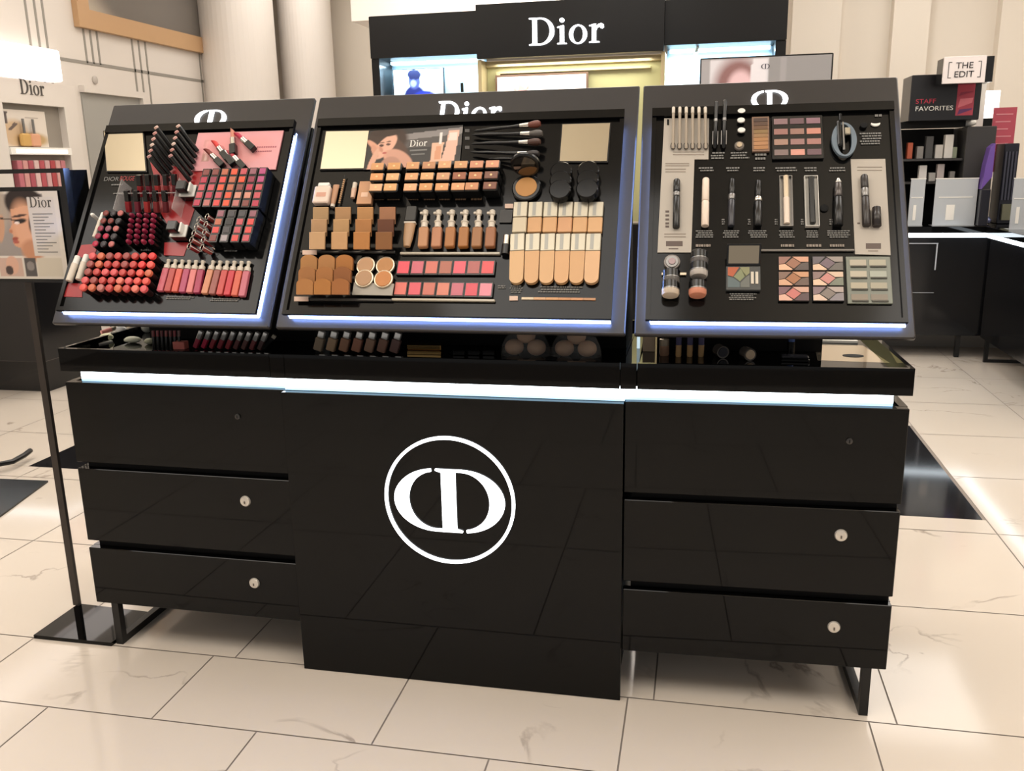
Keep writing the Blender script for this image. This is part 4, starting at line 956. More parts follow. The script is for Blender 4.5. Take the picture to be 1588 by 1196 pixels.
# eyelash curler
o_ = k4(984, 290); p = uv(2, *o_, H0+.012); t = thing('lash_tool', 'blue-grey oval loop tool hanging from a black clip on the right display', 'beauty tool', SF[2] @ T(p.x, p.y, H0+.006)); BG = mat('blue_grey_satin', '6c7a86', .35)
rs = []; 
for j in range(41):
    a = 2*PI*j/40; wv = .0045+.003*abs(math.cos(a)); x_, y_ = .029*math.cos(a), .048*math.sin(a); xi, yi = (.029-wv*1.6)*math.cos(a), (.048-wv)*math.sin(a)
    rs.append([(x_, y_, 0), (x_, y_, .009), (xi, yi, .009), (xi, yi, 0)])
MB().rings(rs, cap=False).build('loop', BG, t, True)
MB().box(-.016, -.02, .001, -.006, .052, .014, .003).box(-.010, .05, .002, -.004, .072, .014, .002).build('black_clip', BLK, t); MB().box(.002, .012, .006, .015, .032, .013, .002).build('silver_clip', mat('brushed_silver'), t); MB().box(-.004, -.03, .002, .001, .05, .010, .001).build('wire_arm', mat('dark_silver'), t)
# black pad and white crescent
disc_item(2, k4(1077, 218), .0085, 0, 'black_pad', [('pad', 1, 0, .006, MATTE)], 'small round black pad near the upper right corner of the right display', 'pad')
p = uv(2, *k4(1131, 216), H0+.004); cr = MB().prism(ell(0, 0, .011, .008, 185, 355, 14)+ell(0, .002, .010, .003, 350, 190, 10), 0, .004).build('white_crescent', WHITE, M=SF[2] @ T(p.x, p.y+.003, H0-.001)); tag(cr, 'white crescent-shaped eye pad near the upper right corner', 'eye pad')
caption(2, *k4(1055, 255), *k4(1165, 312), 5); caption(2, *k4(1125, 168), *k4(1165, 185), 1); caption(2, *k4(845, 172), *k4(882, 190), 1)
for x0, x1 in ((308, 385), (435, 502), (555, 620), (662, 768), (797, 865), (912, 995)): caption(2, *k4(x0, 415), *k4(x1, 437), 2)
for x0, x1 in ((295, 380), (420, 502), (538, 635), (678, 758), (803, 870), (905, 1015)): caption(2, *k4(x0, 708), *k4(x1, 745), 4)
for x0 in (415, 537, 660, 782, 915): caption(2, *k4(x0, 655), *k4(x0+16, 685), 3)
# mascaras
def mascara(bot, top, wr, parts, label, name='mascara_tube'):
    t = thing(name, label, 'mascara', stand(2, k4(*bot), k4(*top), 1.0, .009))
    for nm, z0, z1, r0, r1, m_ in parts: 
        MB().lathe([(r0*1.05, z0), (r0*1.15, z0+.012), (r1*1.15, z1-.02), (r1*.92, z1)], n=18).build(nm, m_, t, True)
    return t
DS = mat('dark_silver'); BM = mat('brown_black', '2a2422', .3)
mascara((205, 697), (208, 475), 0, [('tube_body', 0, .64, .0075, .0075, BLK), ('silver_band', .642, .74, .0076, .0076, DS), ('cap', .742, 1, .0075, .0072, BLK)], 'black mascara with silver band on the left beige card')
mascara((339, 690), (343, 470), 0, [('tube_body', 0, .52, .0080, .0080, mat('champagne', 'e6d2c0', .3)), ('cap', .522, 1, .0078, .0074, mat('champagne'))], 'cream coloured mascara, first in the row of tubes')
mascara((460, 690), (465, 472), 0, [('tube_body', 0, .55, .0065, .0072, mat('charcoal_tube', '34343a', .25)), ('silver_band', .552, .68, .0074, .0074, DS), ('cap', .682, 1, .0068, .0055, BLK)], 'charcoal mascara with grey band, right of the cream mascara')
mascara((584, 690), (587, 480), 0, [('tube_body', 0, .53, .0085, .0085, BLK), ('gold_band', .532, .64, .0088, .0080, SILVER), ('cap', .642, 1, .0070, .0056, BLK)], 'short black mascara with bright gold and silver collar')
def boxed(x0, y0, x1, y1, label, rim_m, parts, nm='mascara'):
    a = uv(2, *k4(x0, y1), H0+.008); b = uv(2, *k4(x1, y0), H0+.008); w2, h2 = b.x-a.x, b.y-a.y; t = thing('boxed_mascara', label, 'mascara', SF[2] @ T(a.x, a.y, H0-.001))
    e = .0018; MB().box(0, 0, 0, w2, h2, .002).box(0, 0, .002, e, h2, .010).box(w2-e, 0, .002, w2, h2, .010).box(e, h2-e, .002, w2-e, h2, .010).box(e, 0, .002, w2-e, e, .010).build('frame', rim_m, t)
    for n_, f0, f1, r, m_ in parts: MB().rod((w2/2, h2*f0, .010), (w2/2, h2*f1, .010), r, None, 18).build(n_, m_, t, True)
boxed(688, 455, 743, 690, 'champagne mascara in a silver frame, fourth tube in the row', DS, [('tube_body', .04, .55, .0070, mat('champagne')), ('cap', .552, .98, .0068, mat('pale_metal_case'))])
boxed(806, 455, 863, 690, 'black mascara in a thin white frame, fifth tube in the row', mat('white_frame', 'c8c4bc', .4), [('tube_body', .05, .5, .0070, BLK), ('cap', .502, .96, .0066, BLK)])
mascara((958, 688), (957, 470), 0, [('tube_body', 0, .60, .0095, .0090, BLK), ('marbled_band', .602, .90, .0088, .0078, mat('speckled_silver', '55504e', .2, metal=.6)), ('silver_tip', .902, 1, .0070, .0040, SILVER)], 'fat black mascara with silver tip, sixth tube in the row')
p = uv(2, *k4(893, 605), H0+.003); rb = MB().lathe([(.0095, 0), (.0095, .004), (.007, .005)], n=20).build('round_bump', MATTE, M=SF[2] @ T(p.x, p.y, H0-.002), smooth=True); tag(rb, 'round black knob between the fifth and sixth mascara tubes', 'stopper')
mascara((1088, 688), (1077, 455), 0, [('tube_body', 0, .56, .0085, .0080, BM), ('silver_band', .562, .74, .0081, .0080, DS), ('cap', .742, 1, .0078, .0074, BM)], 'dark brown mascara standing on the right beige card')
sm = mascara((1136, 690), (1134, 604), 0, [('cap', 0, 1, .0088, .0085, BM)], 'short dark brown cap standing beside the mascara on the right beige card', 'mascara')
# shelf strip
a = uv(2, *k4(600, 800), H0+.006); b = uv(2, *k4(1032, 800), H0+.006); o = MB().box(0, -.002, 0, b.x-a.x, .002, .006).build('shelf_lip', mat('grey_acrylic_edge', '7c7670', .2), M=SF[2] @ T(a.x, a.y, H0-.001)); tag(o, 'grey acrylic shelf lip above the eyeshadow palettes', 'shelf lip')
for x0, x1 in ((690, 760), (800, 880), (915, 990), (295, 370)):
    caption(2, *k4(x0, 770), *k4(x1, 790), 1, mat('taupe_print'))
# jars at lower left
DS = mat('dark_silver'); jt = disc_item(2, k4(186, 855), .0195, 0, 'silver_pot', [('base', 1, 0, .008, mat('smoky_clear')), ('ring', .8, .0081, .010, DS), ('centre', .45, .0101, .012, mat('mauve_metal', '8a7878', .25, metal=.7))], 'round silver pot with clear base above the cream jars', 'pot')
def mk_pot():
    t = thing('eyeshadow_pot', None, 'pot'); M = Matrix.Rotation(-PI/2, 4, 'X')
    MB().lathe([(.0185, -.003), (.0208, .002), (.0208, .010)], d=(0, 1, 0), n=28).build('colour_cream', TINTG, t, True)
    MB().lathe([(.0214, .0103), (.0214, .0125)], d=(0, 1, 0), n=28).build('metal_ring', DS, t, True); MB().lathe([(.0205, .0128), (.0205, .030), (.018, .033)], d=(0, 1, 0), n=28).build('black_lid', BLK, t, True); return t
for px, lab, cn in (((312, 872), 'topmost black pot in the right stack of eyeshadow pots', '5a5654'), ((310, 925), 'middle pot with silver rim in the right stack of eyeshadow pots', 'b8b0a8'), ((304, 1012), 'lowest pot of coral pink cream in the right stack', 'd08a70'), ((182, 960), 'upper dark pot in the left stack of eyeshadow pots', '5e5a56'), ((178, 1012), 'lowest pot of pale cream in the left stack', 'c8b8a4')):
    p = uv(2, *k4(px[0], px[1]-4), H0+.021); place(mk_pot, SF[2] @ T(p.x, p.y, H0+.0216) , lab, {'colour_cream': cn})
a = uv(2, *k4(138, 910), H0+.006); b = uv(2, *k4(252, 910), H0+.006); o = MB().box(0, -.003, 0, b.x-a.x, .003, .006).build('pot_shelf', mat('pale_metal_case'), M=SF[2] @ T(a.x, a.y, H0-.001)); tag(o, 'small pale shelf edge under the round silver pot', 'shelf lip')
# open palette
t, w_, h_ = frame_item(2, *k4(437, 875), *k4(597, 985), 'open_eyeshadow_palette', 'open black eyeshadow palette with green and orange pans and raised mirror lid', 'palette', .010, mat('palette_grey', '4c4e4e', .25))
for pts, cn in (([(.05, .95), (.38, .95), (.2, .55), (.05, .6)], 'b85c38'), ([(.40, .95), (.68, .95), (.68, .7), (.55, .55)], '8c8c66'), ([(.22, .55), (.42, .88), (.58, .6), (.40, .35)], '848a66'), ([(.05, .55), (.2, .5), (.4, .3), (.4, .1), (.05, .1)], '5c6a6c'), ([(.6, .55), (.68, .62), (.68, .1), (.42, .1), (.42, .3)], '6a6c66')):
    MB().prism([(x*w_, y*h_) for x, y in pts], .0101, .011).build('shade_pan', TINT, t, col=cn)
MB().box(w_*.72, h_*.25, .0101, w_*.8, h_*.75, .012).build('applicator', CREAM, t); MB().box(w_*.85, h_*.25, .0101, w_*.93, h_*.75, .012).build('applicator', CREAM, t)
lid = MB().box(0, 0, 0, w_, h_*.85, .003, .001); MLd = T(0, h_+.002, .008) @ Matrix.Rotation(math.radians(35), 4, 'X'); lid.v = [tuple(MLd @ Vector(v)) for v in lid.v]; ld = lid.build('lid', BLK, t)
lm = MB().box(w_*.06, h_*.1, .0031, w_*.94, h_*.78, .0036); lm.v = [tuple(MLd @ Vector(v)) for v in lm.v]; lm.build('lid_mirror', mat('warm_mirror', 'b8a890', .04, metal=1), ld)
caption(2, *k4(442, 1000), *k4(585, 1035), 4)
# diamond palettes 2 x 3
def mk_dia():
    t = thing('diamond_palette', None, 'palette'); w2, h2 = .0690, .0370; MB().box(0, 0, 0, w2, h2, .006, .0008).build('case', BLK, t)
    x0, x1, y0, y1 = .0012, w2-.0012, .0012, h2-.0012; W2, H2 = x1-x0, y1-y0
    P = lambda a, b: (x0+a*W2, y0+b*H2)
    for nm, pts in (('upper_left_pan', [(0, 1), (.42, 1), (.2, .52), (0, .42)]), ('upper_right_pan', [(.45, 1), (1, 1), (1, .62), (.72, .62)]), ('centre_pan', [(.23, .48), (.47, .92), (.74, .52), (.50, .10)]), ('lower_left_pan', [(0, .38), (.2, .46), (.46, .06), (.42, 0), (0, 0)]), ('lower_right_pan', [(.52, .04), (.76, .5), (1, .58), (1, 0), (.55, 0)])):
        MB().prism([P(*q) for q in pts], .0061, .0074).build(nm, TINT, t)
    return t
dc = [[('9a7064', 'd6a084', '9c6e58', 'e8b898', '5c504c'), ('6c6468', '9c9088', '76646c', 'e0c0a4', '6c6660')], [('866a5c', 'cc9874', 'a8724f', 'd8a888', '6e5a50'), ('8c7470', 'd8bca4', 'c88880', 'e4c4a8', '7c8070')], [('7c5a60', 'd0a490', 'c87870', 'e0b09c', '5e4a4c'), ('8a7478', 'b0a098', '847870', 'dcc0ac', '8c8488')]]
for r in range(3):
    for c in range(2):
        x, y = ((680, 896), (838, 896))[c]; p = uv(2, *k4(x-r*0+ (0 if c == 0 else r*1), y+r*70.5), H0+.0065); q = dc[r][c]
        place(mk_dia, at_(2, p, H0-.0005), 'five-pan eyeshadow palette with diamond centre, %s row, %s column' % (('top', 'middle', 'bottom')[r], ('left', 'right')[c]), dict(zip(('upper_left_pan', 'upper_right_pan', 'centre_pan', 'lower_left_pan', 'lower_right_pan'), q)), 'five-pan diamond eyeshadow palettes')
t, w_, h_ = frame_item(2, *k4(997, 830), *k4(1205, 1048), 'duo_palette_tray', 'grey green tray of pale beige eyeshadow bars at lower right', 'palette', .006, mat('grey_green_tray', '7c8074', .3))
gc8 = ['b4aa98', 'aca692', 'bab09c', 'a8aa9c', 'b0a690', 'a8a08c', '8c8070', '847a6c']
for r in range(4):
    for c in range(2): MB().box(w_*(.08+.44*c), h_*(.80-.245*r), .0061, w_*(.08+.44*c+.37), h_*(.80-.245*r+.125), .0074).build('shade_pan', TINT, t, col=gc8[r*2+c]); MB().box(w_*(.10+.44*c), h_*(.80-.245*r-.035), .0061, w_*(.10+.44*c+.36), h_*(.80-.245*r-.01), .009).build('divider', mat('divider_dark', '3c382c', .3), t)

# ================================================================ THINGS LYING IN THE TRAY
ZT = .8921
GAIN = 1.5   # tray colours lifted to stand in for light missing there
def tr(px, py): return onZ(px, py, ZT)
# cream sponges and clear sachets at left
def blob(rx, ry, rz, seed, n=12):
    r = random.Random(seed); mb = MB(); rs = []
    for k in range(9):
        a = PI*k/8; rs.append([(rx*math.sin(a)*math.cos(2*PI*j/n)*(1+r.uniform(-.06, .06)), ry*math.sin(a)*math.sin(2*PI*j/n)*(1+r.uniform(-.06, .06)), rz*(1-math.cos(a))) for j in range(n)])
    rs[0] = [(x*.2+.001*math.cos(j), y*.2+.001*math.sin(j), z) for j, (x, y, z) in enumerate(rs[1])]; return mb.rings(rs)
for k, (px, py, rx, ry, rz, col_, lab) in enumerate(((206, 532, .028, .016, .010, 'b0a68c', 'oval cream make-up sponge at the front left of the tray'), (232, 534, .016, .012, .009, 'a89c86', 'small cream sponge beside the oval sponge in the tray'), (166, 529, .020, .020, .012, 'a69c80', 'greenish cream sponge near the left end of the tray'), (187, 520, .022, .014, .016, 'b8b0a0', 'pale cream sponge behind the oval sponge'), (228, 516, .018, .014, .018, 'b4aa94', 'cream round sponge against the black pedestal at left'))):
    p = tr(px, py); tag(blob(rx, ry, rz, k).build('makeup_sponge', TINT, col=col_, M=Matrix.Translation(p), smooth=True), lab, 'sponge')
p = tr(140, 533); tag(MB().prism([(-.03, -.012), (.04, -.014), (.055, .03), (.02, .05), (-.01, .02)], 0, .004).build('folded_tissue', WHITE, M=Matrix.Translation(p)), 'white folded tissue at the left end of the tray', 'tissue')
for k, (px, py, a) in enumerate(((158, 524, 60), (176, 518, 50), (200, 514, 70))):
    p = tr(px, py); t = thing('sample_tube', 'small silver topped sample tube among the sponges, %s from left' % ORD[k], 'tube', Matrix.Translation(p+Vector((0, 0, .010+.006))) @ Matrix.Rotation(math.radians(a), 4, 'Z')); MB().rod((0, 0, 0), (.032, 0, .006), .007, None, 12).build('tube_body', mat('sample_nude', ['a87c70', '9c8a64', 'b0a090'][k], .3) if False else mat('sample_tube_%s' % ['rose', 'olive', 'beige'][k], ['8c5c58', '8c8260', 'a09482'][k], .3), t, True); MB().rod((.0324, 0, .006), (.046, 0, .0085), .0068, None, 12).build('silver_cap', mat('brushed_silver'), t, True)
# dark pencils upright row
def mk_pen():
    t = thing('upright_pencil', None, 'pencil'); MB().rod((0, 0, 0), (0, 0, .035), .0045, None, 10).build('barrel', BLK, t, True); MB().rod((0, 0, .0352), (0, 0, .052), .0042, None, 10).build('colour_end', TINT, t, True); return t
pw_ = ['5c2a2c', '6a3034', '522428', '703a38', '5a3030', '6a2a30', '584040']
for k in range(7):
    p = tr(239+k*6.6, 541); place(mk_pen, Matrix.Translation(p) @ Matrix.Rotation(math.radians(-6), 4, 'X'), 'upright dark pencil in the tray, %s from left of the row of seven' % ORD[k], {'colour_end': pw_[k]}, 'upright dark pencils in the tray')
p = tr(281, 541); tag(MB().box(-.018, -.012, 0, .018, .012, .022, .001).build('coral_box', mat('coral_card', '9a5850', .5), M=Matrix.Translation(p)), 'dull coral small box beside the upright pencils in the tray', 'box')
# leaning lip tubes row
def mk_lean():
    t = thing('leaning_lip_tube', None, 'lip tube'); R = Matrix.Rotation(math.radians(28), 4, 'Y')
    for n_, z0, z1, m_ in (('tube_body', 0.001, .026, TINT), ('clear_cap', .0262, .050, mat('glint_clear', '9a9894', .1, metal=.5))):
        mb = MB().box(-.0055, -.0055, z0, .0055, .0055, z1, .001); mb.v = [tuple(R @ Vector(v) + Vector((0, 0, .0028))) for v in mb.v]; mb.build(n_, m_, t)
    return t
for k in range(9):
    p = tr(303+k*12.4, 541+k*.4); place(mk_lean, Matrix.Translation(p) @ Matrix.Scale(1.12, 4), 'leaning clear capped lip tube in the tray, %s from left of nine' % ORD[k], {'tube_body': ['7a2838', '8a2038', '702830', '6c2830', '742c30', '503030', '4c3430', '5c2e30', '3c2c2c'][k]}, 'leaning clear capped lip tubes in the left tray')
p = tr(416, 544); t = thing('silver_tool', 'black make-up tool with silver ends at the right of the lip tubes', 'beauty tool', Matrix.Translation(p)); MB().bar((-.016, 0, .006), (.012, .01, .034), .009).build('handle', BLK, t); MB().bar((.0125, .0102, .0345), (.018, .012, .042), .011).build('silver_end', mat('brushed_silver'), t)
# nude bottles in centre tray
def mk_nude():
    t = thing('nude_bottle', None, 'bottle'); R = Matrix.Rotation(math.radians(18), 4, 'Y')
    for n_, z0, z1, s, m_ in (('bottle_body', .001, .030, .0095, TINTG), ('clear_cap', .0302, .046, .0075, mat('glint_clear'))):
        mb = MB().box(-s, -s*.7, z0, s, s*.7, z1, .0015); mb.v = [tuple(R @ Vector(v) + Vector((0, 0, .003))) for v in mb.v]; mb.build(n_, m_, t)
    return t
for k in range(7):
    p = tr(493+k*19.6, 546+k*.5); place(mk_nude, Matrix.Translation(p) @ Matrix.Scale(1.28, 4), 'leaning nude foundation bottle in the centre tray, %s from left' % ORD[k], {'bottle_body': ['6e6254', '806c58', '7c5e4c', '805c4c', '7a6252', '6e5448', '5c4844'][k]}, 'leaning nude bottles in the centre tray')
p = tr(659, 549); t = thing('gold_bar_case', 'shiny gold bar shaped case in the middle of the centre tray', 'case', Matrix.Translation(p)); MB().box(-.048, -.010, 0, .048, .016, .010, .001).build('base', GOLD, t); MB().box(-.048, -.010, .0125, .048, .016, .028, .002).build('lid', GOLD, t); MB().box(-.046, -.008, .0102, .046, .014, .0123).build('hinge_line', BLK, t)
for k in range(3):
    p = tr(713+k*23, 550); tag(MB().box(-.017, -.012, 0, .017, .014, .014, .002).build('dark_compact', BLK, M=Matrix.Translation(p)), 'flat square dark compact in the centre tray, %s from left of three' % ORD[k], 'compact', 'flat dark compacts in the centre tray')
# powder puffs under clear domes
puff = mat('powder_puff', '8c7460', .8, bump=200)
for k, (px, py, lab) in enumerate(((815, 551, 'left'), (893, 553, 'right'))):
    c0 = tr(px, py)
    for j, (dx, dz, dy) in enumerate(((-.030, .0, 0), (.030, 0, 0), (0, .030, .014))):
        mb = MB(); rs = []; r_ = .0255
        for q in range(1, 12):
            a = PI*q/12; rs.append([(r_*math.sin(a)*math.cos(2*PI*s/20), r_*math.sin(a)*math.sin(2*PI*s/20), r_*.85*(1-math.cos(a))) for s in range(20)])
        mb.rings(rs); tag(mb.build('powder_puff', puff, M=Matrix.Translation(c0+Vector((dx, dy, dz))), smooth=True), 'brown powder puff ball, %s of the three under the %s clear dome' % (('front left', 'front right', 'topmost')[j], lab), 'powder puff', 'powder puffs under the clear domes')
    dm = MB(); rs = []
    for q in range(0, 8):
        a = PI/2*q/8; rs.append([(.068*math.cos(a)*math.cos(2*PI*s/28), .042*math.cos(a)*math.sin(2*PI*s/28)+.006, .078*math.sin(a)+.0005) for s in range(28)])
    dm.rings(rs, cap=False); dm.build('clear_dome', mat('dome_clear', 'ffffff', .03, alpha=.10), M=Matrix.Translation(c0), smooth=True)
    tag(C.collection.objects[-1], 'clear plastic dome over brown puffs, the %s one' % lab, 'dome')
# right tray
p = tr(990, 540); t = thing('lit_post', 'short upright lit white post at the left end of the right tray', 'post', Matrix.Translation(p)); MB().box(-.004, -.004, 0, .004, .004, .075).build('post', mat('lit_acrylic', (.7, .9, 1), emit=.6), t)
p = tr(1006, 545); tag(MB().box(-.016, -.006, 0, .016, .02, .05, .001).build('beige_pack', mat('taupe_pack', '8c7c68', .5), M=Matrix.Translation(p)), 'taupe pack beside the lit white post', 'pack')
def jar2(px, py, r, h, cm, lm_, lab, lay=False):
    p = tr(px, py); t = thing('foundation_jar', lab, 'jar', Matrix.Translation(p)); MB().lathe([(r*.9, 0), (r, .003), (r, h*.6)], n=24).build('jar_body', cm, t, True); MB().lathe([(r*1.02, h*.605), (r*1.02, h*.98), (r*.9, h)], n=24).build('lid', lm_, t, True)
jar2(1030, 551, .0125, .044, mat('brown_glass', '6c5444', .2), mat('pale_metal_case'), 'brown glass jar with pale lid in the right tray')
for k in range(3): jar2(1052+k*17.5, 553, .0075, .052, mat('tan_cream', '8c7250', .3), mat('violet_cap', '4a4862', .15, metal=.3), 'slim tan bottle with violet cap in the right tray, %s from left' % ORD[k])
for k, (px, py, cn, lab) in enumerate(((1121, 556, '24242a', 'black rimmed pot lying on its side in the right tray'), (1163, 560, 'a08c78', 'pot with pale cream face lying on its side in the right tray'))):
    p = tr(px, py); t = thing('lying_pot', lab, 'pot', Matrix.Translation(p+Vector((0, 0, .0162)))); d = Vector((-.35, 1, 0)).normalized()
    MB().lathe([(.0160, 0), (.0160, .034)], d=d, n=26).build('pot_body', mat('smoky_clear'), t, True); MB().lathe([(.0115, -.0028), (.0125, -.0004)], d=d, n=26).build('cream_face', TINT, t, True, col=cn)
p = tr(1233, 560); t = thing('flat_compact', 'flat black compact with grey edge at the right tray pedestal', 'compact', Matrix.Translation(p)); MB().box(-.036, -.014, 0, .034, .02, .008, .002).build('base', BLK, t); MB().box(-.034, -.012, .0082, .032, .018, .014, .002).build('lid', mat('charcoal_tube'), t)
p = tr(1226, 552); t = thing('blue_bottle', 'blue topped dark bottle standing behind the flat compact', 'bottle', Matrix.Translation(p)); MB().rod((0, 0, 0), (0, 0, .038), .010, None, 18).build('bottle_body', BLK, t, True); MB().rod((0, 0, .0382), (0, 0, .075), .0085, None, 18).build('blue_cap', mat('blue_cap', '4a5c88', .15, metal=.5), t, True)
o = tr(1323, 552); t = thing('waste_ring', 'round black waste hole ring sunk in the right end of the tray', 'waste ring', Matrix.Translation(o)); MB().lathe([(.026, 0), (.026, .0006)], n=36, sy=.75).build('dark_hole', MATTE, t, True)
TRAYREFL = mat('painted_tray_reflection', '9a9080', .06, metal=.9)  # beige of the reflected ceiling put into the colour
a_, b_, c_, d_ = tr(1268, 559), tr(1380, 563), tr(1338, 536), tr(1262, 533)
tp = MB().prism([(v.x, v.y) for v in (a_, b_, c_, d_)], ZT, ZT+.0002).build('painted_ceiling_reflection', TRAYREFL); tag(tp, 'mirror-like plate on the tray floor around the waste ring', 'mirror plate')  # tinted plate stands in for the glossy black tray top reflecting the ceiling
t.location.z += .0003
p = tr(1300, 531); tag(MB().box(-.05, -.01, 0, .05, .01, .006).build('white_card_stack', mat('white_plastic'), M=Matrix.Translation(p+Vector((0, 0, .0005)))), 'white card strip at the back of the right tray end', 'card')
GAIN = 1.0
# ================================================================ BACKGROUND
# ---- sign stand, front left
b0 = onZ(146, 965, 0); 
pb = onZ(126, 935, .02)
poly = [onZ(*q, 0.012) for q in ((52, 985), (172, 997), (240, 950), (122, 936))]
st = thing('sign_stand', 'black floor sign stand holding a beauty poster beside the counter', 'sign stand', (pb.x, pb.y, 0))
inv = lambda v: (v.x-pb.x, v.y-pb.y)
cxx = sum(v.x for v in poly)/4; cyy = sum(v.y for v in poly)/4
MB().prism([inv(v) for v in poly], 0, .012).build('base_plate', GLOSS, st)
# the pole: vertical above its foot
foot = onZ(124, 935, .012)
Yp = foot.y
topz = onY(55, 430, Yp).z
MB().box(foot.x-pb.x-.011, -.006, .012, foot.x-pb.x+.011, .006, 1.15).build('pole', mat('bronze_pole', '3c3632', .3, metal=.4), st)
# frame in a plane at the pole, slightly turned
def P2(px, py): v = onY(px, py, Yp-.03); return v
fw = [P2(6, 288), P2(98, 288), P2(112, 355), P2(97, 432), P2(20, 434)]
xa, xb = P2(-14, 380).x, P2(120, 380).x; za, zb2 = P2(50, 437).z, P2(50, 262).z
fr_ = MB(); xs0, xs1 = xa-pb.x, xb-pb.x; yf = -.03
fr_.box(xs0, yf-.004, za, xs1, yf+.022, za+.008); fr_.box(xs0, yf-.004, zb2-.012, xs1, yf+.022, zb2); fr_.box(xs0, yf-.004, za+.008, xs0+.010, yf+.022, zb2-.012); fr_.box(xs1-.012, yf-.004, za+.008, xs1, yf+.022, zb2-.012)
fr_.box(xs0+.01, yf+.004, za+.008, xs1-.012, yf+.008, zb2-.05); fr_.build('sign_frame', BLK, st)
MB().box(xs1-.012, yf+.0225, za+.03, xs1-.002, yf+.10, zb2-.005).build('frame_side', PANEL, st)
pxw, pz0, pz1 = (xs1-.03)-(xs0+.016), za+.010, zb2-.062
pst = painter('d9cfc2', [('p', [(.06, .27), (.80, .27), (.80, .97), (.06, .97)], '9a9088'), ('e', .15, .8, .12, .2, 0, 'b0a090', .6), ('e', .55, .86, .26, .17, -8, '2a211f', .15), ('p', [(.34, .80), (.60, .85), (.68, .6), (.66, .36), (.52, .27), (.44, .30), (.40, .36), (.335, .38), (.31, .42), (.335, .45), (.31, .48), (.33, .51), (.275, .545), (.285, .575), (.335, .63), (.33, .70)], 'd39a76'), ('e', .52, .60, .14, .22, 10, 'dda582', .6), ('e', .56, .33, .12, .10, 0, 'c48a68', .5), ('e', .62, .62, .05, .10, 0, '3a2a26', .5), ('e', .14, .68, .05, .06, 30, 'd8a888', .3), ('e', .17, .58, .04, .14, -12, 'c89878', .3), ('p', [(.12, .695), (.44, .668), (.44, .68), (.12, .712)], '4a3c36'), ('e', .445, .665, .07, .022, 8, '241a18', .5), ('e', .40, .645, .03, .012, 0, 'f0dcd0', .4), ('e', .44, .725, .09, .012, 8, '4a342c', .4), ('e', .345, .465, .035, .018, 8, 'a05040', .4), ('e', .35, .43, .035, .018, -5, 'b05c4c', .4), ('e', .30, .55, .02, .018, 0, 'c08060', .5),
    ('p', [(.58, .27), (.93, .27), (.93, .93), (.58, .93)], 'd3cac0'), ('p', [(.07, .03), (.40, .03), (.40, .25), (.07, .25)], 'c8a898'), ('e', .25, .16, .08, .10, 0, 'd6a890'), ('e', .2, .10, .05, .05, 0, '4a3c38'), ('p', [(.42, .03), (.58, .03), (.58, .25), (.42, .25)], '55504e'), ('e', .5, .15, .05, .05, 0, '8c8480'), ('p', [(.60, .03), (.93, .03), (.93, .25), (.60, .25)], 'cdc2b0')])
picture(pxw, pz1-pz0, 70, 84, pst, 'poster_print', st, T(xs0+.014, yf-.001, pz0) @ Matrix.Rotation(PI/2, 4, 'X'))
me, w0 = wordmark(.030, .0004); link_mesh(me, 'poster_wordmark', DPRINT, st, T(xs0+.014+pxw*.76, yf-.0015, pz0+(pz1-pz0)*.82) @ Matrix.Rotation(PI/2, 4, 'X'))
mb = MB()
for k in range(13):
    zz = pz0+(pz1-pz0)*(.74-.036*k); mb.box(xs0+.014+pxw*.63, yf-.0018, zz, xs0+.014+pxw*(.9-.06*(k % 3)), yf-.0012, zz+.0022)
mb.build('poster_text', GREYP, st)

# ---- left wall fixture with niche
def wY(px, py, X=XW+.06): return onX(px, py, X)
n0 = wY(3, 158); n1 = wY(105, 165); n2 = wY(128, 300); fx = thing('wall_cabinet', 'white wall cabinet with wordmark over a product niche and glowing light box', 'cabinet', (XW, (n0.y+n1.y)/2, 0))
yc = (n0.y+n1.y)/2; XF = .30
ya, yb_ = n0.y-yc, wY(104, 200).y-yc; yR = wY(124, 200).y-yc; zt0 = wY(50, 126).z; zn = wY(60, 163).z; zbx = wY(75, 262).z; yL = ya-1.2
fb = MB(); fb.box(.0, yL, 0, .06, ya, zt0); fb.box(0, yb_, 0, .06, yR, zt0); fb.box(0, ya, zn, .06, yb_, zt0); fb.box(0, ya, 0, .06, yb_, .72); fb.build('cabinet_front', mat('white_wall_cabinet', 'd6cec6', .35), fx)
MB().box(.001, ya, .72, .005, yb_, zn).build('niche_back', mat('niche_grey', '8e867c', .5), fx)
zs1 = wY(75, 240).z; MB().box(.004, ya, zs1, .075, yb_, zs1+.05).build('niche_shelf', mat('white_plastic'), fx)
MB().box(.073, ya+.05, zs1+.01, .077, yb_-.05, zs1+.035).build('shelf_light', mat('warm_lit', (1, .97, .94), emit=1.6), fx)
zl0, zl1 = wY(40, 124).z+.01, wY(40, 71).z; yE = wY(88, 100).y-yc
MB().box(.0, yL, zl0, .10, yE, zl1, .01).build('light_box', mat('glowing_box', (1, .93, .90), emit=1.1), fx)
me, w0 = wordmark(1.0, .004); y1_, y2_ = wY(31, 140).y, wY(70, 148).y; s_ = (y2_-y1_)/w0; zz0 = wY(50, 147).z
me.transform(Matrix.Diagonal((s_, s_*1.0, 1, 1))); link_mesh(me, 'wordmark', DPRINT, fx, T(.063, (y1_+y2_)/2-yc, zz0) @ Matrix.Rotation(PI/2, 4, 'Z') @ Matrix.Rotation(PI/2, 4, 'X'))
q0, q1 = wY(12, 168).y-yc, wY(76, 172).y-yc; pz = zs1+.055
adv = thing('perfume_card', 'pale perfume advertising card standing in the wall niche', 'card', (XW+.02, yc+q0, pz)); 
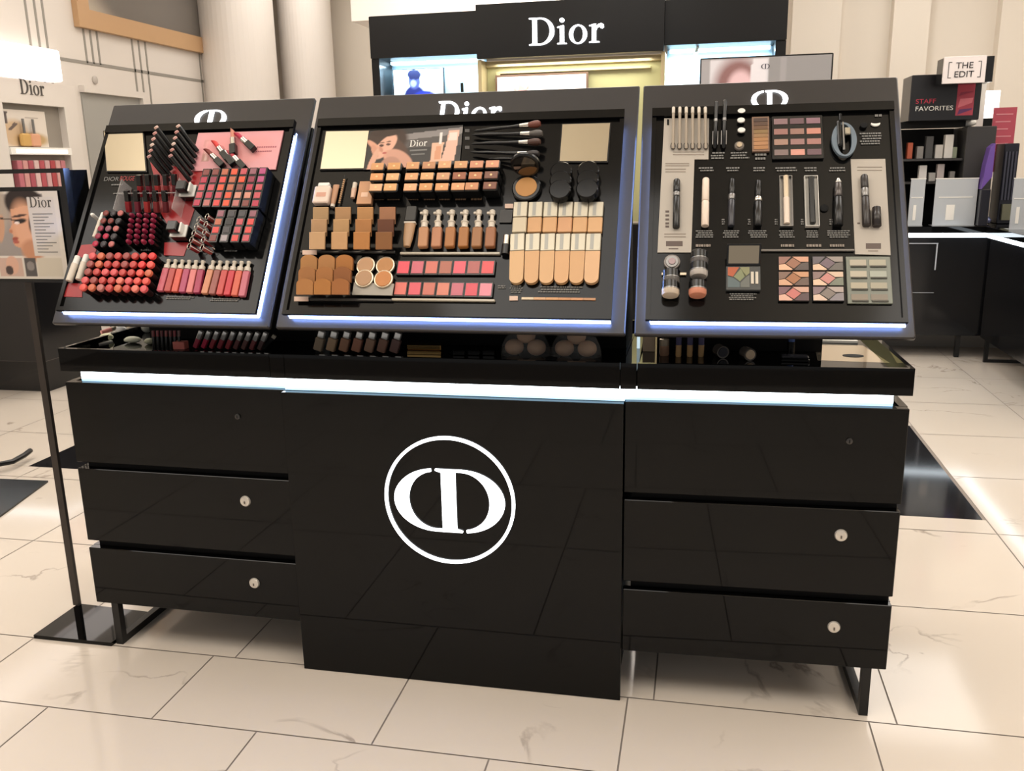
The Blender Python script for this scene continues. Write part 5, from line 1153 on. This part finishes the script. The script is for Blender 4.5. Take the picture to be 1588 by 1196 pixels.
picture(q1-q0, zn-.04-pz, 40, 40, painter('d9cfc4', [('e', .2, .35, .25, .3, 0, 'c8ac8c', .5), ('p', [(.05, .45), (.12, .42), (.3, .62), (.22, .66)], '6a5a54'), ('p', [(.0, .6), (.05, .6), (.08, .95), (.0, .95)], '5c5250'), ('e', .6, .2, .3, .15, 0, 'b89a6c', .6), ('p', [(.5, .8), (.8, .8), (.8, .82), (.5, .82)], 'a89c90'), ('p', [(.55, .6), (.75, .6), (.75, .61), (.55, .61)], 'b0a498')]), 'card_print', adv, T(0, 0, 0) @ Matrix.Rotation(PI/2, 4, 'Z') @ Matrix.Rotation(PI/2, 4, 'X'))
for k, (px, cl, lab) in enumerate(((45, 'c8a060', 'amber perfume bottle in the wall niche, left one'), (60, 'd6a080', 'blush perfume bottle with tall cap in the wall niche'))):
    yy = wY(px, 235).y; t = thing('perfume_bottle', lab, 'perfume', (XW+.045, yy, pz)); MB().box(-.015, -.05, 0, .015, .05, .09, .01).build('glass_bottle', TINTG, t, col=cl); MB().rod((0, 0, .091), (0, 0, .19), .009, None, 12).build('cap', mat('dark_silver'), t, True)
pk2 = ['b86a74', 'c8908c', 'a8505c', 'd4b4b0', 'b05058', 'c8a0a0', 'a84448', 'cc9c98', 'b87478']
for k in range(9):
    y1_ = ya+.06+k*(yb_-ya-.12)/9; p = MB().box(0, 0, 0, .05, (yb_-ya-.12)/9*.86, (zs1-.03-.725) if False else .30, .004).build('pink_gift_box', TINT, col=pk2[k], M=T(XW+.01, yc+y1_, zs1-.34)); tag(p, 'upright pink box under the niche shelf, %s from left' % ORD[k], 'box', 'pink boxes under the niche shelf')
MB().box(.0, ya, zs1-.36, .075, yb_, zs1-.341).build('lower_shelf', mat('white_plastic'), fx)
# knob on wall
kn = wY(148, 124, XW+.01); tag(MB().lathe([(.03, 0), (.03, .012), (.02, .018)], d=(1, 0, 0), n=24).build('wall_dome', mat('grey_dome', 'b4aca4', .3), M=T(XW, kn.y, kn.z), smooth=True), 'small round grey dome fixed on the left wall', 'alarm dome')
# picture frame
f0 = onX(122, 41, XW+.04); f1 = onX(306, 77, XW+.04); pf = thing('picture_frame', 'large light wood framed artwork high on the left wall', 'picture', (XW, f0.y, f0.z))
LW = f1.y-f0.y+.5; fz = .0; HW = 1.0; t_ = .14
MB().box(.001, 0, 0, .05, LW, t_).box(.001, 0, t_, .05, t_, HW).box(.001, LW-t_, t_, .05, LW, HW).box(.001, t_, HW-t_, .05, LW-t_, HW).build('frame', mat('light_oak', 'b8936c', .45), pf)
picture(LW-2*t_, HW-2*t_, 40, 24, painter('6e6862', [('e', .1, .0, .3, .9, 20, 'b8ac9c', .1), ('e', .65, .4, .5, .5, 20, '58524e', .5), ('e', .6, .35, .48, .5, 0, '6c6660', .2)]), 'artwork', pf, T(.02, t_, t_) @ Matrix.Rotation(PI/2, 4, 'Z') @ Matrix.Rotation(PI/2, 4, 'X'))

# ---- back fixture with wordmark fascia
YF = 4.6
def bk(px, py, Y=YF): return onY(px, py, Y)
L_, R2 = bk(573, 60).x, bk(1221, 40).x; zt2 = bk(760, 15).z; zb3_ = bk(745, 88).z; zb4 = bk(590, 95).z
bf = thing('branded_wall_unit', 'black wall unit with white wordmark fascia and lit niches in the background', 'wall unit', (L_, YF, 0)); WB = R2-L_
cL, cR = bk(742, 90).x-L_, bk(1030, 72).x-L_
MB().box(0, 0, zb3_+.02, WB, .5, zt2, .004).build('fascia', PLATE if False else mat('fascia_black', '121111', .3, spec=.3), bf)
MB().box(cL, -.05, zb3_-.02, cR, -.001, zt2+.03).build('centre_fascia', mat('fascia_black'), bf)
MB().box(0, .02, 0, .06, .5, zb3_+.019).build('side_post', mat('fascia_black'), bf); MB().box(WB-.07, .02, 0, WB, .5, zb3_+.019).build('side_post', mat('fascia_black'), bf)
me, w0 = wordmark(1.0, .02); xa1, xb1 = bk(821, 65, YF-.06).x, bk(939, 65, YF-.06).x; z0_ = bk(880, 68, YF-.06).z; z1_ = bk(830, 28, YF-.06).z; s_ = (xb1-xa1)/w0
me.transform(Matrix.Diagonal((s_, (z1_-z0_), 1, 1))); link_mesh(me, 'fascia_wordmark', SIGNW, bf, T((xa1+xb1)/2-L_, -.062, z0_) @ Matrix.Rotation(PI/2, 4, 'X'))
BLUEB = mat('pale_blue_back', 'b4cfdf', .4)
MB().box(.061, .30, .95, cL-.01, .32, zb3_+.018).build('niche_back', BLUEB, bf); MB().box(cR+.01, .30, .95, WB-.071, .32, zb3_+.018).build('niche_back', BLUEB, bf)
MB().box(.061, .02, 0, cL-.01, .30, .94).box(cR+.01, .02, 0, WB-.071, .30, .94).box(cL, .02, 0, cR, .2, .94).build('lower_cabinet', mat('fascia_black'), bf)
MB().box(cL-.008, .0, .95, cL+.02, .3, zb3_-.021).build('niche_divider', mat('gold_frame', 'c0b088', .35, metal=.2), bf); MB().box(cR-.02, .0, .95, cR+.008, .3, zb3_-.021).build('niche_divider', mat('gold_frame'), bf)
ig = mat('gold_green_glass', 'b4b084', .2); MB().box(cL+.021, .18, .95, cR-.021, .20, zb3_-.021).build('glass_panel', ig, bf)
fz_ = zb3_-.021; MB().box(cL+.021, .14, fz_-.04, cR-.021, .179, fz_).box(cL+.10, .14, .95, cL+.13, .179, fz_-.09).box(cL+.10, .14, fz_-.09, cR-.10, .179, fz_-.075).build('gold_trim', mat('gold_frame'), bf)
for x0, x1 in ((.08, cL-.03), (cR+.03, WB-.09)): 
    MB().box(x0, .22, zb3_-.005, x1, .29, zb3_+.015).build('niche_light', mat('cool_lit', (.6, .85, 1), emit=3), bf)
    area('niche_lamp', (L_+(x0+x1)/2, YF+.16, zb3_-.02), x1-x0, 9, (.62, .86, 1), sy=.15)
area('niche_lamp', (L_+(cL+cR)/2, YF+.07, fz_-.02), cR-cL-.2, 5, (1, .97, .86), sy=.1)
a1, a2 = bk(608, 108, YF+.2), bk(690, 160, YF+.2); t = thing('lit_portrait', 'blue lit portrait of a person hanging in the left niche of the wall unit', 'picture', (a1.x, YF+.2, a2.z-.02)); wq, hq = a2.x-a1.x, a1.z-a2.z+.02
MB().box(0, .002, 0, wq, .03, hq).build('frame', BLK, t)
picture(wq*.96, hq*.96, 44, 32, painter('cfe0ee', [('e', .42, .25, .2, .3, 0, '16205c'), ('e', .42, .68, .11, .2, 0, '3c4478', .2), ('e', .42, .86, .13, .14, 0, '141a3c'), ('e', .62, .15, .25, .25, 20, '1c2c8c'), ('e', .4, .62, .05, .08, 0, '7c88b8', .4)]), 'portrait_print', t, T(wq*.02, 0, hq*.02) @ Matrix.Rotation(PI/2, 4, 'X'), PRINTLIT)
p1 = bk(717, 150, YF+.12); t = thing('perfume_bottle', 'dark slim bottle in the left niche of the wall unit', 'perfume', (p1.x, YF+.12, .9402)); 
MB().box(-.03, -.03, 0, .03, .03, p1.z-.94+.03, .004).build('glass_bottle', BLK, t); MB().rod((0, 0, p1.z-.94+.031), (0, 0, p1.z-.94+.10), .012, None, 12).build('cap', BLK, t, True)
a1, a2 = bk(768, 117, YF+.13), bk(912, 150, YF+.13); t = thing('white_notice_board', 'white lit board with pink sketch in the centre niche of the wall unit', 'sign', (a1.x, YF+.13, a2.z-.15)); wq, hq = a2.x-a1.x, a1.z-a2.z+.15
MB().box(0, .0, 0, wq, .02, hq).build('frame', mat('bronze_frame'), t); picture(wq-.03, hq-.03, 40, 24, painter('f6efe8', [('e', .27, .62, .04, .2, 0, 'd8a098', .3), ('e', .30, .60, .015, .2, -20, 'c88078', .2), ('e', .24, .58, .015, .2, 20, 'c88078', .2), ('e', .29, .45, .09, .04, 0, 'd88c84', .3)]), 'board_print', t, T(.015, -.001, .015) @ Matrix.Rotation(PI/2, 4, 'X'), PRINTLIT)
# white lamp leaning in right niche
a1 = bk(1066, 128, YF+.15); t = thing('glass_flask', 'pale glass flask with slanted neck in the right niche of the wall unit', 'flask', (a1.x, YF+.15, a1.z-.09)); MB().lathe([(.03, -(a1.z-.09-.9402)), (.03, -.002), (.08, 0), (.08, .03), (.05, .10), (.015, .14)], n=24).build('flask_body', mat('pale_glass', 'e4f2f8', .1), t, True); MB().rod((0, 0, .13), (.07, 0, .34), .010, None, 10).build('neck', mat('pale_glass'), t, True)
# cornice above: bright white bulkhead
c0_ = onY(545, 28, 5.4); c1_ = onY(1082, 0, 5.4); struct(MB().box(c0_.x, 5.4, onY(600, 26, 5.4).z-.02, onY(1224, 0, 5.4).x, 5.9, 3.69), 'trim_12', mat('bright_bulkhead', 'fbf4ee', .4), label='bright white bulkhead above the black wall unit')
area('bulkhead_lamp', (1.2, 4.9, 3.2), 2.8, 45, (1, .96, .93), (math.radians(75), 0, 0), .3)

# ---- screen behind the right display
YT = 1.9
a1, a2 = onY(1086, 88, YT), onY(1293, 84, YT); tz = (a1.z+a2.z)/2; wq = a2.x-a1.x; hq = .40
tv = thing('screen', 'grey advertising screen on a thin pole showing a blurred portrait behind the right display', 'screen', (a1.x, YT, 0))
MB().box(0, 0, tz-hq, wq, .035, tz, .003).build('bezel', BLK, tv); MB().box(wq/2-.02, .0, .02, wq/2+.02, .035, tz-hq-.001).build('pole', STEEL, tv); MB().box(wq/2-.2, -.12, 0, wq/2+.2, .18, .019).build('base_plate', STEEL, tv)
picture(wq-.012, hq-.012, 66, 50, painter('8e8986', [('p', [(.07, 0), (.53, 0), (.53, 1), (.07, 1)], 'cfc8c8'), ('p', [(.0, 0), (.07, 0), (.07, 1), (.0, 1)], 'a09a98'), ('p', [(.62, 0), (.66, 0), (.66, 1), (.62, 1)], '9a9492'), ('e', .29, .72, .14, .22, 0, '8a6460', .6), ('e', .31, .70, .08, .14, 0, 'd8b4b4', .5), ('p', [(.36, .5), (.5, .5), (.5, 1), (.40, 1)], 'd8d0d0')]), 'screen_image', tv, T(.006, -.001, tz-hq+.006) @ Matrix.Rotation(PI/2, 4, 'X'), vcol_lit(.35))
e_ = onY(1187, 103, YT); link_mesh(emblem(.020, .001), 'screen_emblem', mat('grey_emblem', '55525a', .5), tv, T(e_.x-a1.x, -.0022, e_.z) @ Matrix.Rotation(PI/2, 4, 'X'))

# ---- right background: counters
YC = 4.55; xc = onY(1528, 380, YC).x; CZ = .90
rcn = thing('black_back_counter', 'long black counter with white light strip running along the right background', 'counter', (0, YC, 0)); xl0 = 2.35
MB().box(xl0, 0, .16, xc+.9, .65, .845).build('body', mat('dark_counter', '121214', .12), rcn); MB().box(xl0-.02, -.03, .875, xc+.9, .67, CZ+.02, .002).build('worktop', GLOSS, rcn)
MB().box(xl0, -.012, .845, xc, .02, .8745).build('led_strip', mat('soft_led', (.84, .93, 1), emit=4), rcn); MB().box(xl0, .021, .8455, xc+.88, .6, .8745).build('spacer', MATTE, rcn)
MB().box(xl0+.12, -.006, .80, xc-.30, -.001, .806).box(xc-.31, -.006, .62, xc-.302, -.001, .80).box(xl0+.12, -.006, .46, xc-.30, -.001, .463).build('edge_reveal', mat('pale_reveal', 'b8bcc4', .3), rcn)
for x in (xl0+.1, (xl0+xc)/2, xc-.12): MB().box(x, .02, 0, x+.03, .05, .159).build('leg', STEEL, rcn)
MB().box(xl0, .4, 0, xc+.9, .42, .12).build('plinth', mat('grey_plinth', '9a9894', .4), rcn)
rt = thing('black_side_counter', 'black counter with light strip reaching forward at the right edge of the view', 'counter', (xc, 2.9, 0)); ln = YC-2.9-.035
MB().box(.02, 0, .16, .7, ln, .845).build('body', mat('dark_counter'), rt); MB().box(-.02, -.02, .875, .72, ln, CZ+.02, .002).build('worktop', GLOSS, rt); MB().box(-.005, .0, .8455, .02, ln, .8745).build('led_strip', mat('soft_led'), rt); MB().box(.021, .01, .8455, .68, ln, .8745).build('spacer', MATTE, rt)
for y_ in (.03, ln-.1): 
    MB().box(.03, y_, 0, .055, y_+.025, .159).box(.60, y_, 0, .625, y_+.025, .159).box(.055, y_, 0, .60, y_+.025, .02).build('leg_frame', STEEL, rt)
# drawer pedestals beneath
# ---- shelf unit with staff favourites header
YS = 4.75
def sv(px, py, Y=YS): return onY(px, py, Y)
x0, x1 = sv(1402, 250).x, sv(1492, 250).x; x2 = sv(1536, 250, YS+.02).x
sf = thing('product_shelf_unit', 'black tiered shelf unit with a staff favorites header on the back counter', 'shelf unit', (x0, YS, .9205)); hx = x1-x0; ztop = sv(1450, 198).z-.9205; hz0 = sv(1450, 188).z-.9205; hz1 = sv(1420, 118).z-.9205
MB().box(hx, -.05, 0, x2-x0, .35, ztop, .004).build('side_panel', mat('charcoal_side', '343232', .4), sf); MB().box(-.10, .0, 0, -.06, .35, ztop).build('side_panel', mat('charcoal_side'), sf); MB().box(-.06, .30, 0, hx, .35, ztop).build('back_panel', MATTE, sf)
shz = [sv(1450, 246).z-.9205, sv(1450, 277).z-.9205-.02]
for z_ in shz: MB().box(-.058, -.02, z_-.015, hx-.002, .299, z_).build('shelf', mat('charcoal_side'), sf)
hX1 = sv(1516, 150).x-x0
hd = MB().box(-.01+.0, -.08, hz0, hX1, .20, hz1, .004).build('header_box', mat('header_black', '1d1c1e', .25), sf)
MB().box(-.058, 0, ztop+.001, hx, .2, hz0-.001).build('header_neck', MATTE, sf)
mtx = lambda px, py: T(sv(px, py, YS-.085).x-x0, -.0815, sv(px, py, YS-.085).z-.9205) @ Matrix.Rotation(PI/2, 4, 'X')
def fit_text(txt, pxa, pxb, py, hpx, Y):
    me = sans(txt, 1.0, .001); xs = [v.co.x for v in me.vertices]; ys = [v.co.y for v in me.vertices]; W_x = onY(pxb, py, Y).x-onY(pxa, py, Y).x; H_x = onY(pxa, py-hpx, Y).z-onY(pxa, py, Y).z
    me.transform(Matrix.Translation((-(max(xs)+min(xs))/2, -(max(ys)+min(ys))/2, 0))); me.transform(Matrix.Diagonal((W_x/(max(xs)-min(xs)), H_x/(max(ys)-min(ys)), 1, 1))); return me
link_mesh(fit_text('STAFF', 1421, 1452, 157, 7, YS-.085), 'header_text', mat('crimson_print', 'c03048', .5), sf, mtx(1436, 157)); link_mesh(fit_text('FAVORITES', 1420, 1478, 168, 7, YS-.085), 'header_text', mat('white_plastic'), sf, mtx(1449, 168))
MB().box(sv(1484, 150, YS-.08).x-x0, -.0812, hz0+.03, sv(1511, 150, YS-.08).x-x0, -.0804, hz1-.02).build('header_picture', mat('crimson_picture', 'a83a4c', .4), sf)
for k, (a, b, cl) in enumerate(((.2, .45, 'd4707c'), (.5, .62, '8c2c44'), (.02, .18, '5c2c60'))):
    xx = sv(1484, 150, YS-.08).x-x0; wv = sv(1511, 150, YS-.08).x-x0-xx; z_ = hz0+.03; hh = hz1-hz0-.05
    MB().prism([(xx+wv*.1, z_+hh*a), (xx+wv*.9, z_+hh*(a+.12)), (xx+wv*.95, z_+hh*b), (xx+wv*.2, z_+hh*(b-.02))], .0815, .0818, Matrix.Rotation(PI/2, 4, 'X')).build('picture_stroke', TINT, sf, col=cl)
# products on the shelves
pr_ = [(1406, 240, 8, 26, 'b0553a'), (1421, 243, 10, 20, '8c8884'), (1434, 240, 11, 36, '4a4a4a'), (1449, 243, 12, 22, 'd0ccc6'), (1463, 240, 13, 38, 'e4e0da'), (1473, 243, 10, 18, 'a0a890')]
cn_ = ['orange', 'grey', 'charcoal', 'silvery white', 'tall white', 'pale green']
for k, (px, py, wp, hp, cl) in enumerate(pr_):
    a = onY(px, py, YS+.05); xw_ = onY(px+wp, py, YS+.05).x-a.x; zh = hp/wp*xw_; tag(MB().box(0, 0, 0, xw_, .06, min(zh, .26), .003).build('skincare_box', TINT, col=cl, M=T(a.x, YS+.03+.01*(k % 2), .9205+shz[0]+.0005)), '%s carton standing on the upper shelf of the black shelf unit' % cn_[k], 'carton', 'cartons on the upper black shelf')
pr2 = [(1424, 12, 26, 'e0dcd8', 'white'), (1440, 10, 14, 'a8a4a0', 'grey'), (1452, 11, 28, 'c4b8b4', 'pinkish'), (1472, 8, 16, '888480', 'small grey')]
for k, (px, wp, hp, cl, nm) in enumerate(pr2):
    a = onY(px, 270, YS+.05); xw_ = onY(px+wp, 270, YS+.05).x-a.x; tag(MB().box(0, 0, 0, xw_, .05, hp/wp*xw_, .003).build('skincare_box', TINT, col=cl, M=T(a.x, YS+.03, .9205+shz[1]+.0005)), '%s carton standing on the lower shelf of the black shelf unit' % nm, 'carton', 'cartons on the lower black shelf')
a = sv(1499, 195, YS+.1); tag(blob(.07, .05, .03, 9).build('white_cloth', WHITE, M=T(a.x, YS+.12, .9205+ztop+.0005), smooth=True), 'crumpled white cloth on top of the shelf unit', 'cloth')
# the edit sign
Ye = 4.4; a1, a2 = onY(1461, 131, Ye), onY(1531, 88, Ye); es = thing('hanging_sign', 'white box sign lettered THE EDIT on a slim post above the shelf unit', 'sign', ((a1.x+a2.x)/2, Ye, 0)); wq = a2.x-a1.x; zc = (onY(1496, 108, Ye).z); hq = onY(1496, 88, Ye).z-onY(1496, 130, Ye).z
RT = Matrix.Rotation(math.radians(-5), 4, 'Y')
MB().box(-wq/2, 0, zc-hq/2, wq/2, .02, zc+hq/2, .002).build('sign_face', mat('sign_white', 'efe6e4', .4), es); MB().box(-wq/2+.005, .0205, zc-hq/2+.004, wq/2+.05, .20, zc+hq/2-.004).build('sign_box', BLK, es)
pv = onY(1521, 160, 5.18); ox = pv.x-(a1.x+a2.x)/2; MB().box(ox-.022, 5.16-Ye, .9205, ox+.022, 5.20-Ye, zc+.02).bar((wq/2-.02, .201, zc), (ox, 5.17-Ye, zc), .03).build('post', mat('white_plastic'), es)
me = fit_text('THE\nEDIT', 1480, 1510, 108, 23, Ye); link_mesh(me, 'sign_text', mat('ink', '2a2628', .5), es, T(0, -.0015, zc) @ Matrix.Rotation(PI/2, 4, 'X'))
br = MB(); s_ = wq*.38; hb_ = hq*.3; tt = .004
for sg in (-1, 1):
    br.box(sg*s_-tt/2, -.0015, zc-hb_, sg*s_+tt/2, -.0003, zc+hb_); xi = sg*(s_-.018); br.box(min(sg*s_, xi), -.0015, zc+hb_-tt, max(sg*s_, xi), -.0003, zc+hb_); br.box(min(sg*s_, xi), -.0015, zc-hb_, max(sg*s_, xi), -.0003, zc-hb_+tt)
br.build('sign_brackets', mat('ink'), es)
# acrylic stands on the back counter
def leaflet(px0, px1, py0, py1, Y, lab, lit='9fa4a8', cat='leaflet stand'):
    a, b = onY(px0, py1, Y), onY(px1, py0, Y); zz = CZ+.0205; t = thing('acrylic_stand', lab, cat, (a.x, Y, zz)); w2 = b.x-a.x; h2 = b.z-zz
    MB().box(0, 0, .001, w2, .006, h2).build('clear_front', mat('silver_acrylic', 'c2c6ca', .2, metal=.2), t); MB().box(-.002, -.02, 0, w2+.002, .10, .0009).build('foot', FROST, t); MB().box(w2*.3, -.002, h2*.12, w2*.5, -.0004, h2*.45).box(w2*.1, -.002, h2*.6, w2*.9, -.0004, h2*.62).build('printed_mark', mat('white_plastic'), t); MB().box(-.003, -.001, h2+.0005, w2+.003, .007, h2+.006).build('bright_edge', WHITE, t); return t
leaflet(1446, 1518, 277, 341, 4.6, 'large silvery acrylic stand in front of the black shelf unit'); leaflet(1408, 1436, 278, 341, 4.6, 'narrow silvery acrylic stand just right of the right display'); leaflet(1566, 1600, 277, 345, 4.2, 'silvery acrylic stand at the right edge of the view')
# right stand group: pink poster, dark tester tower, violet model
a1, a2 = onY(1536, 222, 5.0), onY(1578, 166, 5.0); t = thing('pink_poster_stand', 'pink red poster on a stand behind the dark tester tower', 'poster', (a1.x, 5.0, CZ+.0205)); w2 = a2.x-a1.x; z0_ = a1.z-CZ-.0205; z1_ = a2.z-CZ-.0205
MB().box(0, 0, z0_-.2, w2, .01, z1_).build('poster_board', mat('pink_red', 'b84c5c', .4), t); MB().box(w2*.45, .011, 0, w2*.55, .03, z1_-.05).build('post', STEEL, t); MB().box(w2*.1, -.03, 0, w2*.9, .0105, .008).build('base_plate', STEEL, t)
mb = MB()
for k in range(6): mb.box(w2*.12, -.0015, z1_-.05-.05*k, w2*(.85-.08*(k % 3)), -.0004, z1_-.042-.05*k)
mb.build('poster_text', mat('pale_pink', 'd88c94', .5), t)
a1, a2 = onY(1547, 330, 4.75), onY(1582, 222, 4.75); t = thing('tester_tower', 'dark tester tower with violet glow beside the pink poster', 'tester tower', (a1.x, 4.75, CZ+.0205)); w2 = a2.x-a1.x; h2 = a2.z-CZ-.0205
MB().box(0, 0, 0, w2, .2, h2, .004).build('tower_body', mat('tower_black', '1e1e26', .2), t)
for k in range(4): MB().box(w2*(.08+.22*k), -.012, h2*.3, w2*(.08+.22*k)+w2*.12, -.001, h2*.9).build('tester_slot', mat('slot_grey', '3c3c48', .2), t)
MB().box(w2*.2, -.03, h2*.05, w2*.85, -.001, h2*.25).build('olive_box', mat('olive_box', '6c6c58', .5), t)
a1, a2 = onY(1524, 280, 4.53), onY(1546, 222, 4.53); t = thing('violet_bottle_display', 'violet and pink display block left of the dark tester tower', 'display block', (a1.x, 4.53, CZ+.0205)); w2 = a2.x-a1.x-.004; h2 = a2.z-CZ-.0205
MB().box(0, 0, 0, w2, .12, h2*.45, .004).build('dark_base', mat('tower_black'), t); MB().prism([(0, h2*.451), (w2, h2*.6), (w2, h2), (w2*.5, h2*.95), (w2*.2, h2*.75)], -.10, -.01, Matrix.Rotation(PI/2, 4, 'X')).build('violet_swoosh', mat('violet', '6a4c9c', .3), t)
a1 = onY(1538, 340, 4.45); a1.x -= 0; t = thing('silver_orb', 'small blue and silver round ornament on the back counter', 'ornament', (min(a1.x, 9)+.03, 4.72, CZ+.0205)); 
MB().lathe([(.02, 0), (.04, .012), (.045, .03), (.03, .05), (.008, .058)], n=20).build('orb', mat('blue_silver', '8088b0', .15, metal=.6), t, True); MB().rod((0, 0, .0585), (0, 0, .07), .004).build('tip', SILVER, t)
# white lit panel & dark pieces behind
a1, a2 = onY(1524, 190, 5.6), onY(1552, 140, 5.6); t = thing('white_lit_panel', 'small white lit panel on a dark stand between header and pink poster', 'light panel', (a1.x, 5.6, 0)); w2 = a2.x-a1.x
MB().box(0, 0, a2.z-.2, w2, .03, a2.z).build('lit_face', mat('warm_lit'), t); MB().box(0, 0, 0, w2, .05, a2.z-.202).build('dark_stand', MATTE, t)

# ---- left background: dark counter, its floor plates
q = onZ(0, 608, 0); Yl = 2.7
def lk(px, py, Y=Yl): return onY(px, py, Y)
xr_ = lk(62, 520).x; zt_l = lk(20, 400).z; t = thing('dark_back_counter', 'dark counter with light strip behind the sign stand at left', 'counter', (xr_, Yl, 0))
LL = -(xr_+2.86); MB().box(LL, 0, .22, 0, .6, .80, .004).build('body', mat('dark_counter'), t); MB().box(LL, -.02, .83, .02, .62, .87, .002).build('worktop', GLOSS, t); MB().box(LL, .0, .8005, -.03, .6, .8295).build('led_strip', mat('soft_led'), t); MB().box(LL+.05, .1, 0, -.08, .5, .219).build('plinth', mat('dark_counter'), t)
pp = [onZ(*q_, .0) for q_ in ((0, 803), (75, 748), (0, 745), (-80, 800))]
t = thing('floor_plate_stand', 'low black floor plate with a curved chair foot at the left edge', 'stand base', (pp[0].x, pp[0].y, 0)); MB().prism([(v.x-pp[0].x, v.y-pp[0].y) for v in (pp[3], pp[0], pp[1], pp[2])], 0, .008).build('base_plate', BLK, t)
c_a = [onZ(x, y, .04) for x, y in ((-60, 722), (-10, 722), (20, 716), (38, 706), (47, 699))]
MB().tube([(v.x-pp[0].x, v.y-pp[0].y, .04) for v in c_a], .013, 8).rod((c_a[1].x-pp[0].x, c_a[1].y-pp[0].y, .0085), (c_a[1].x-pp[0].x, c_a[1].y-pp[0].y, .04), .012).build('curved_foot', STEEL, t, True)
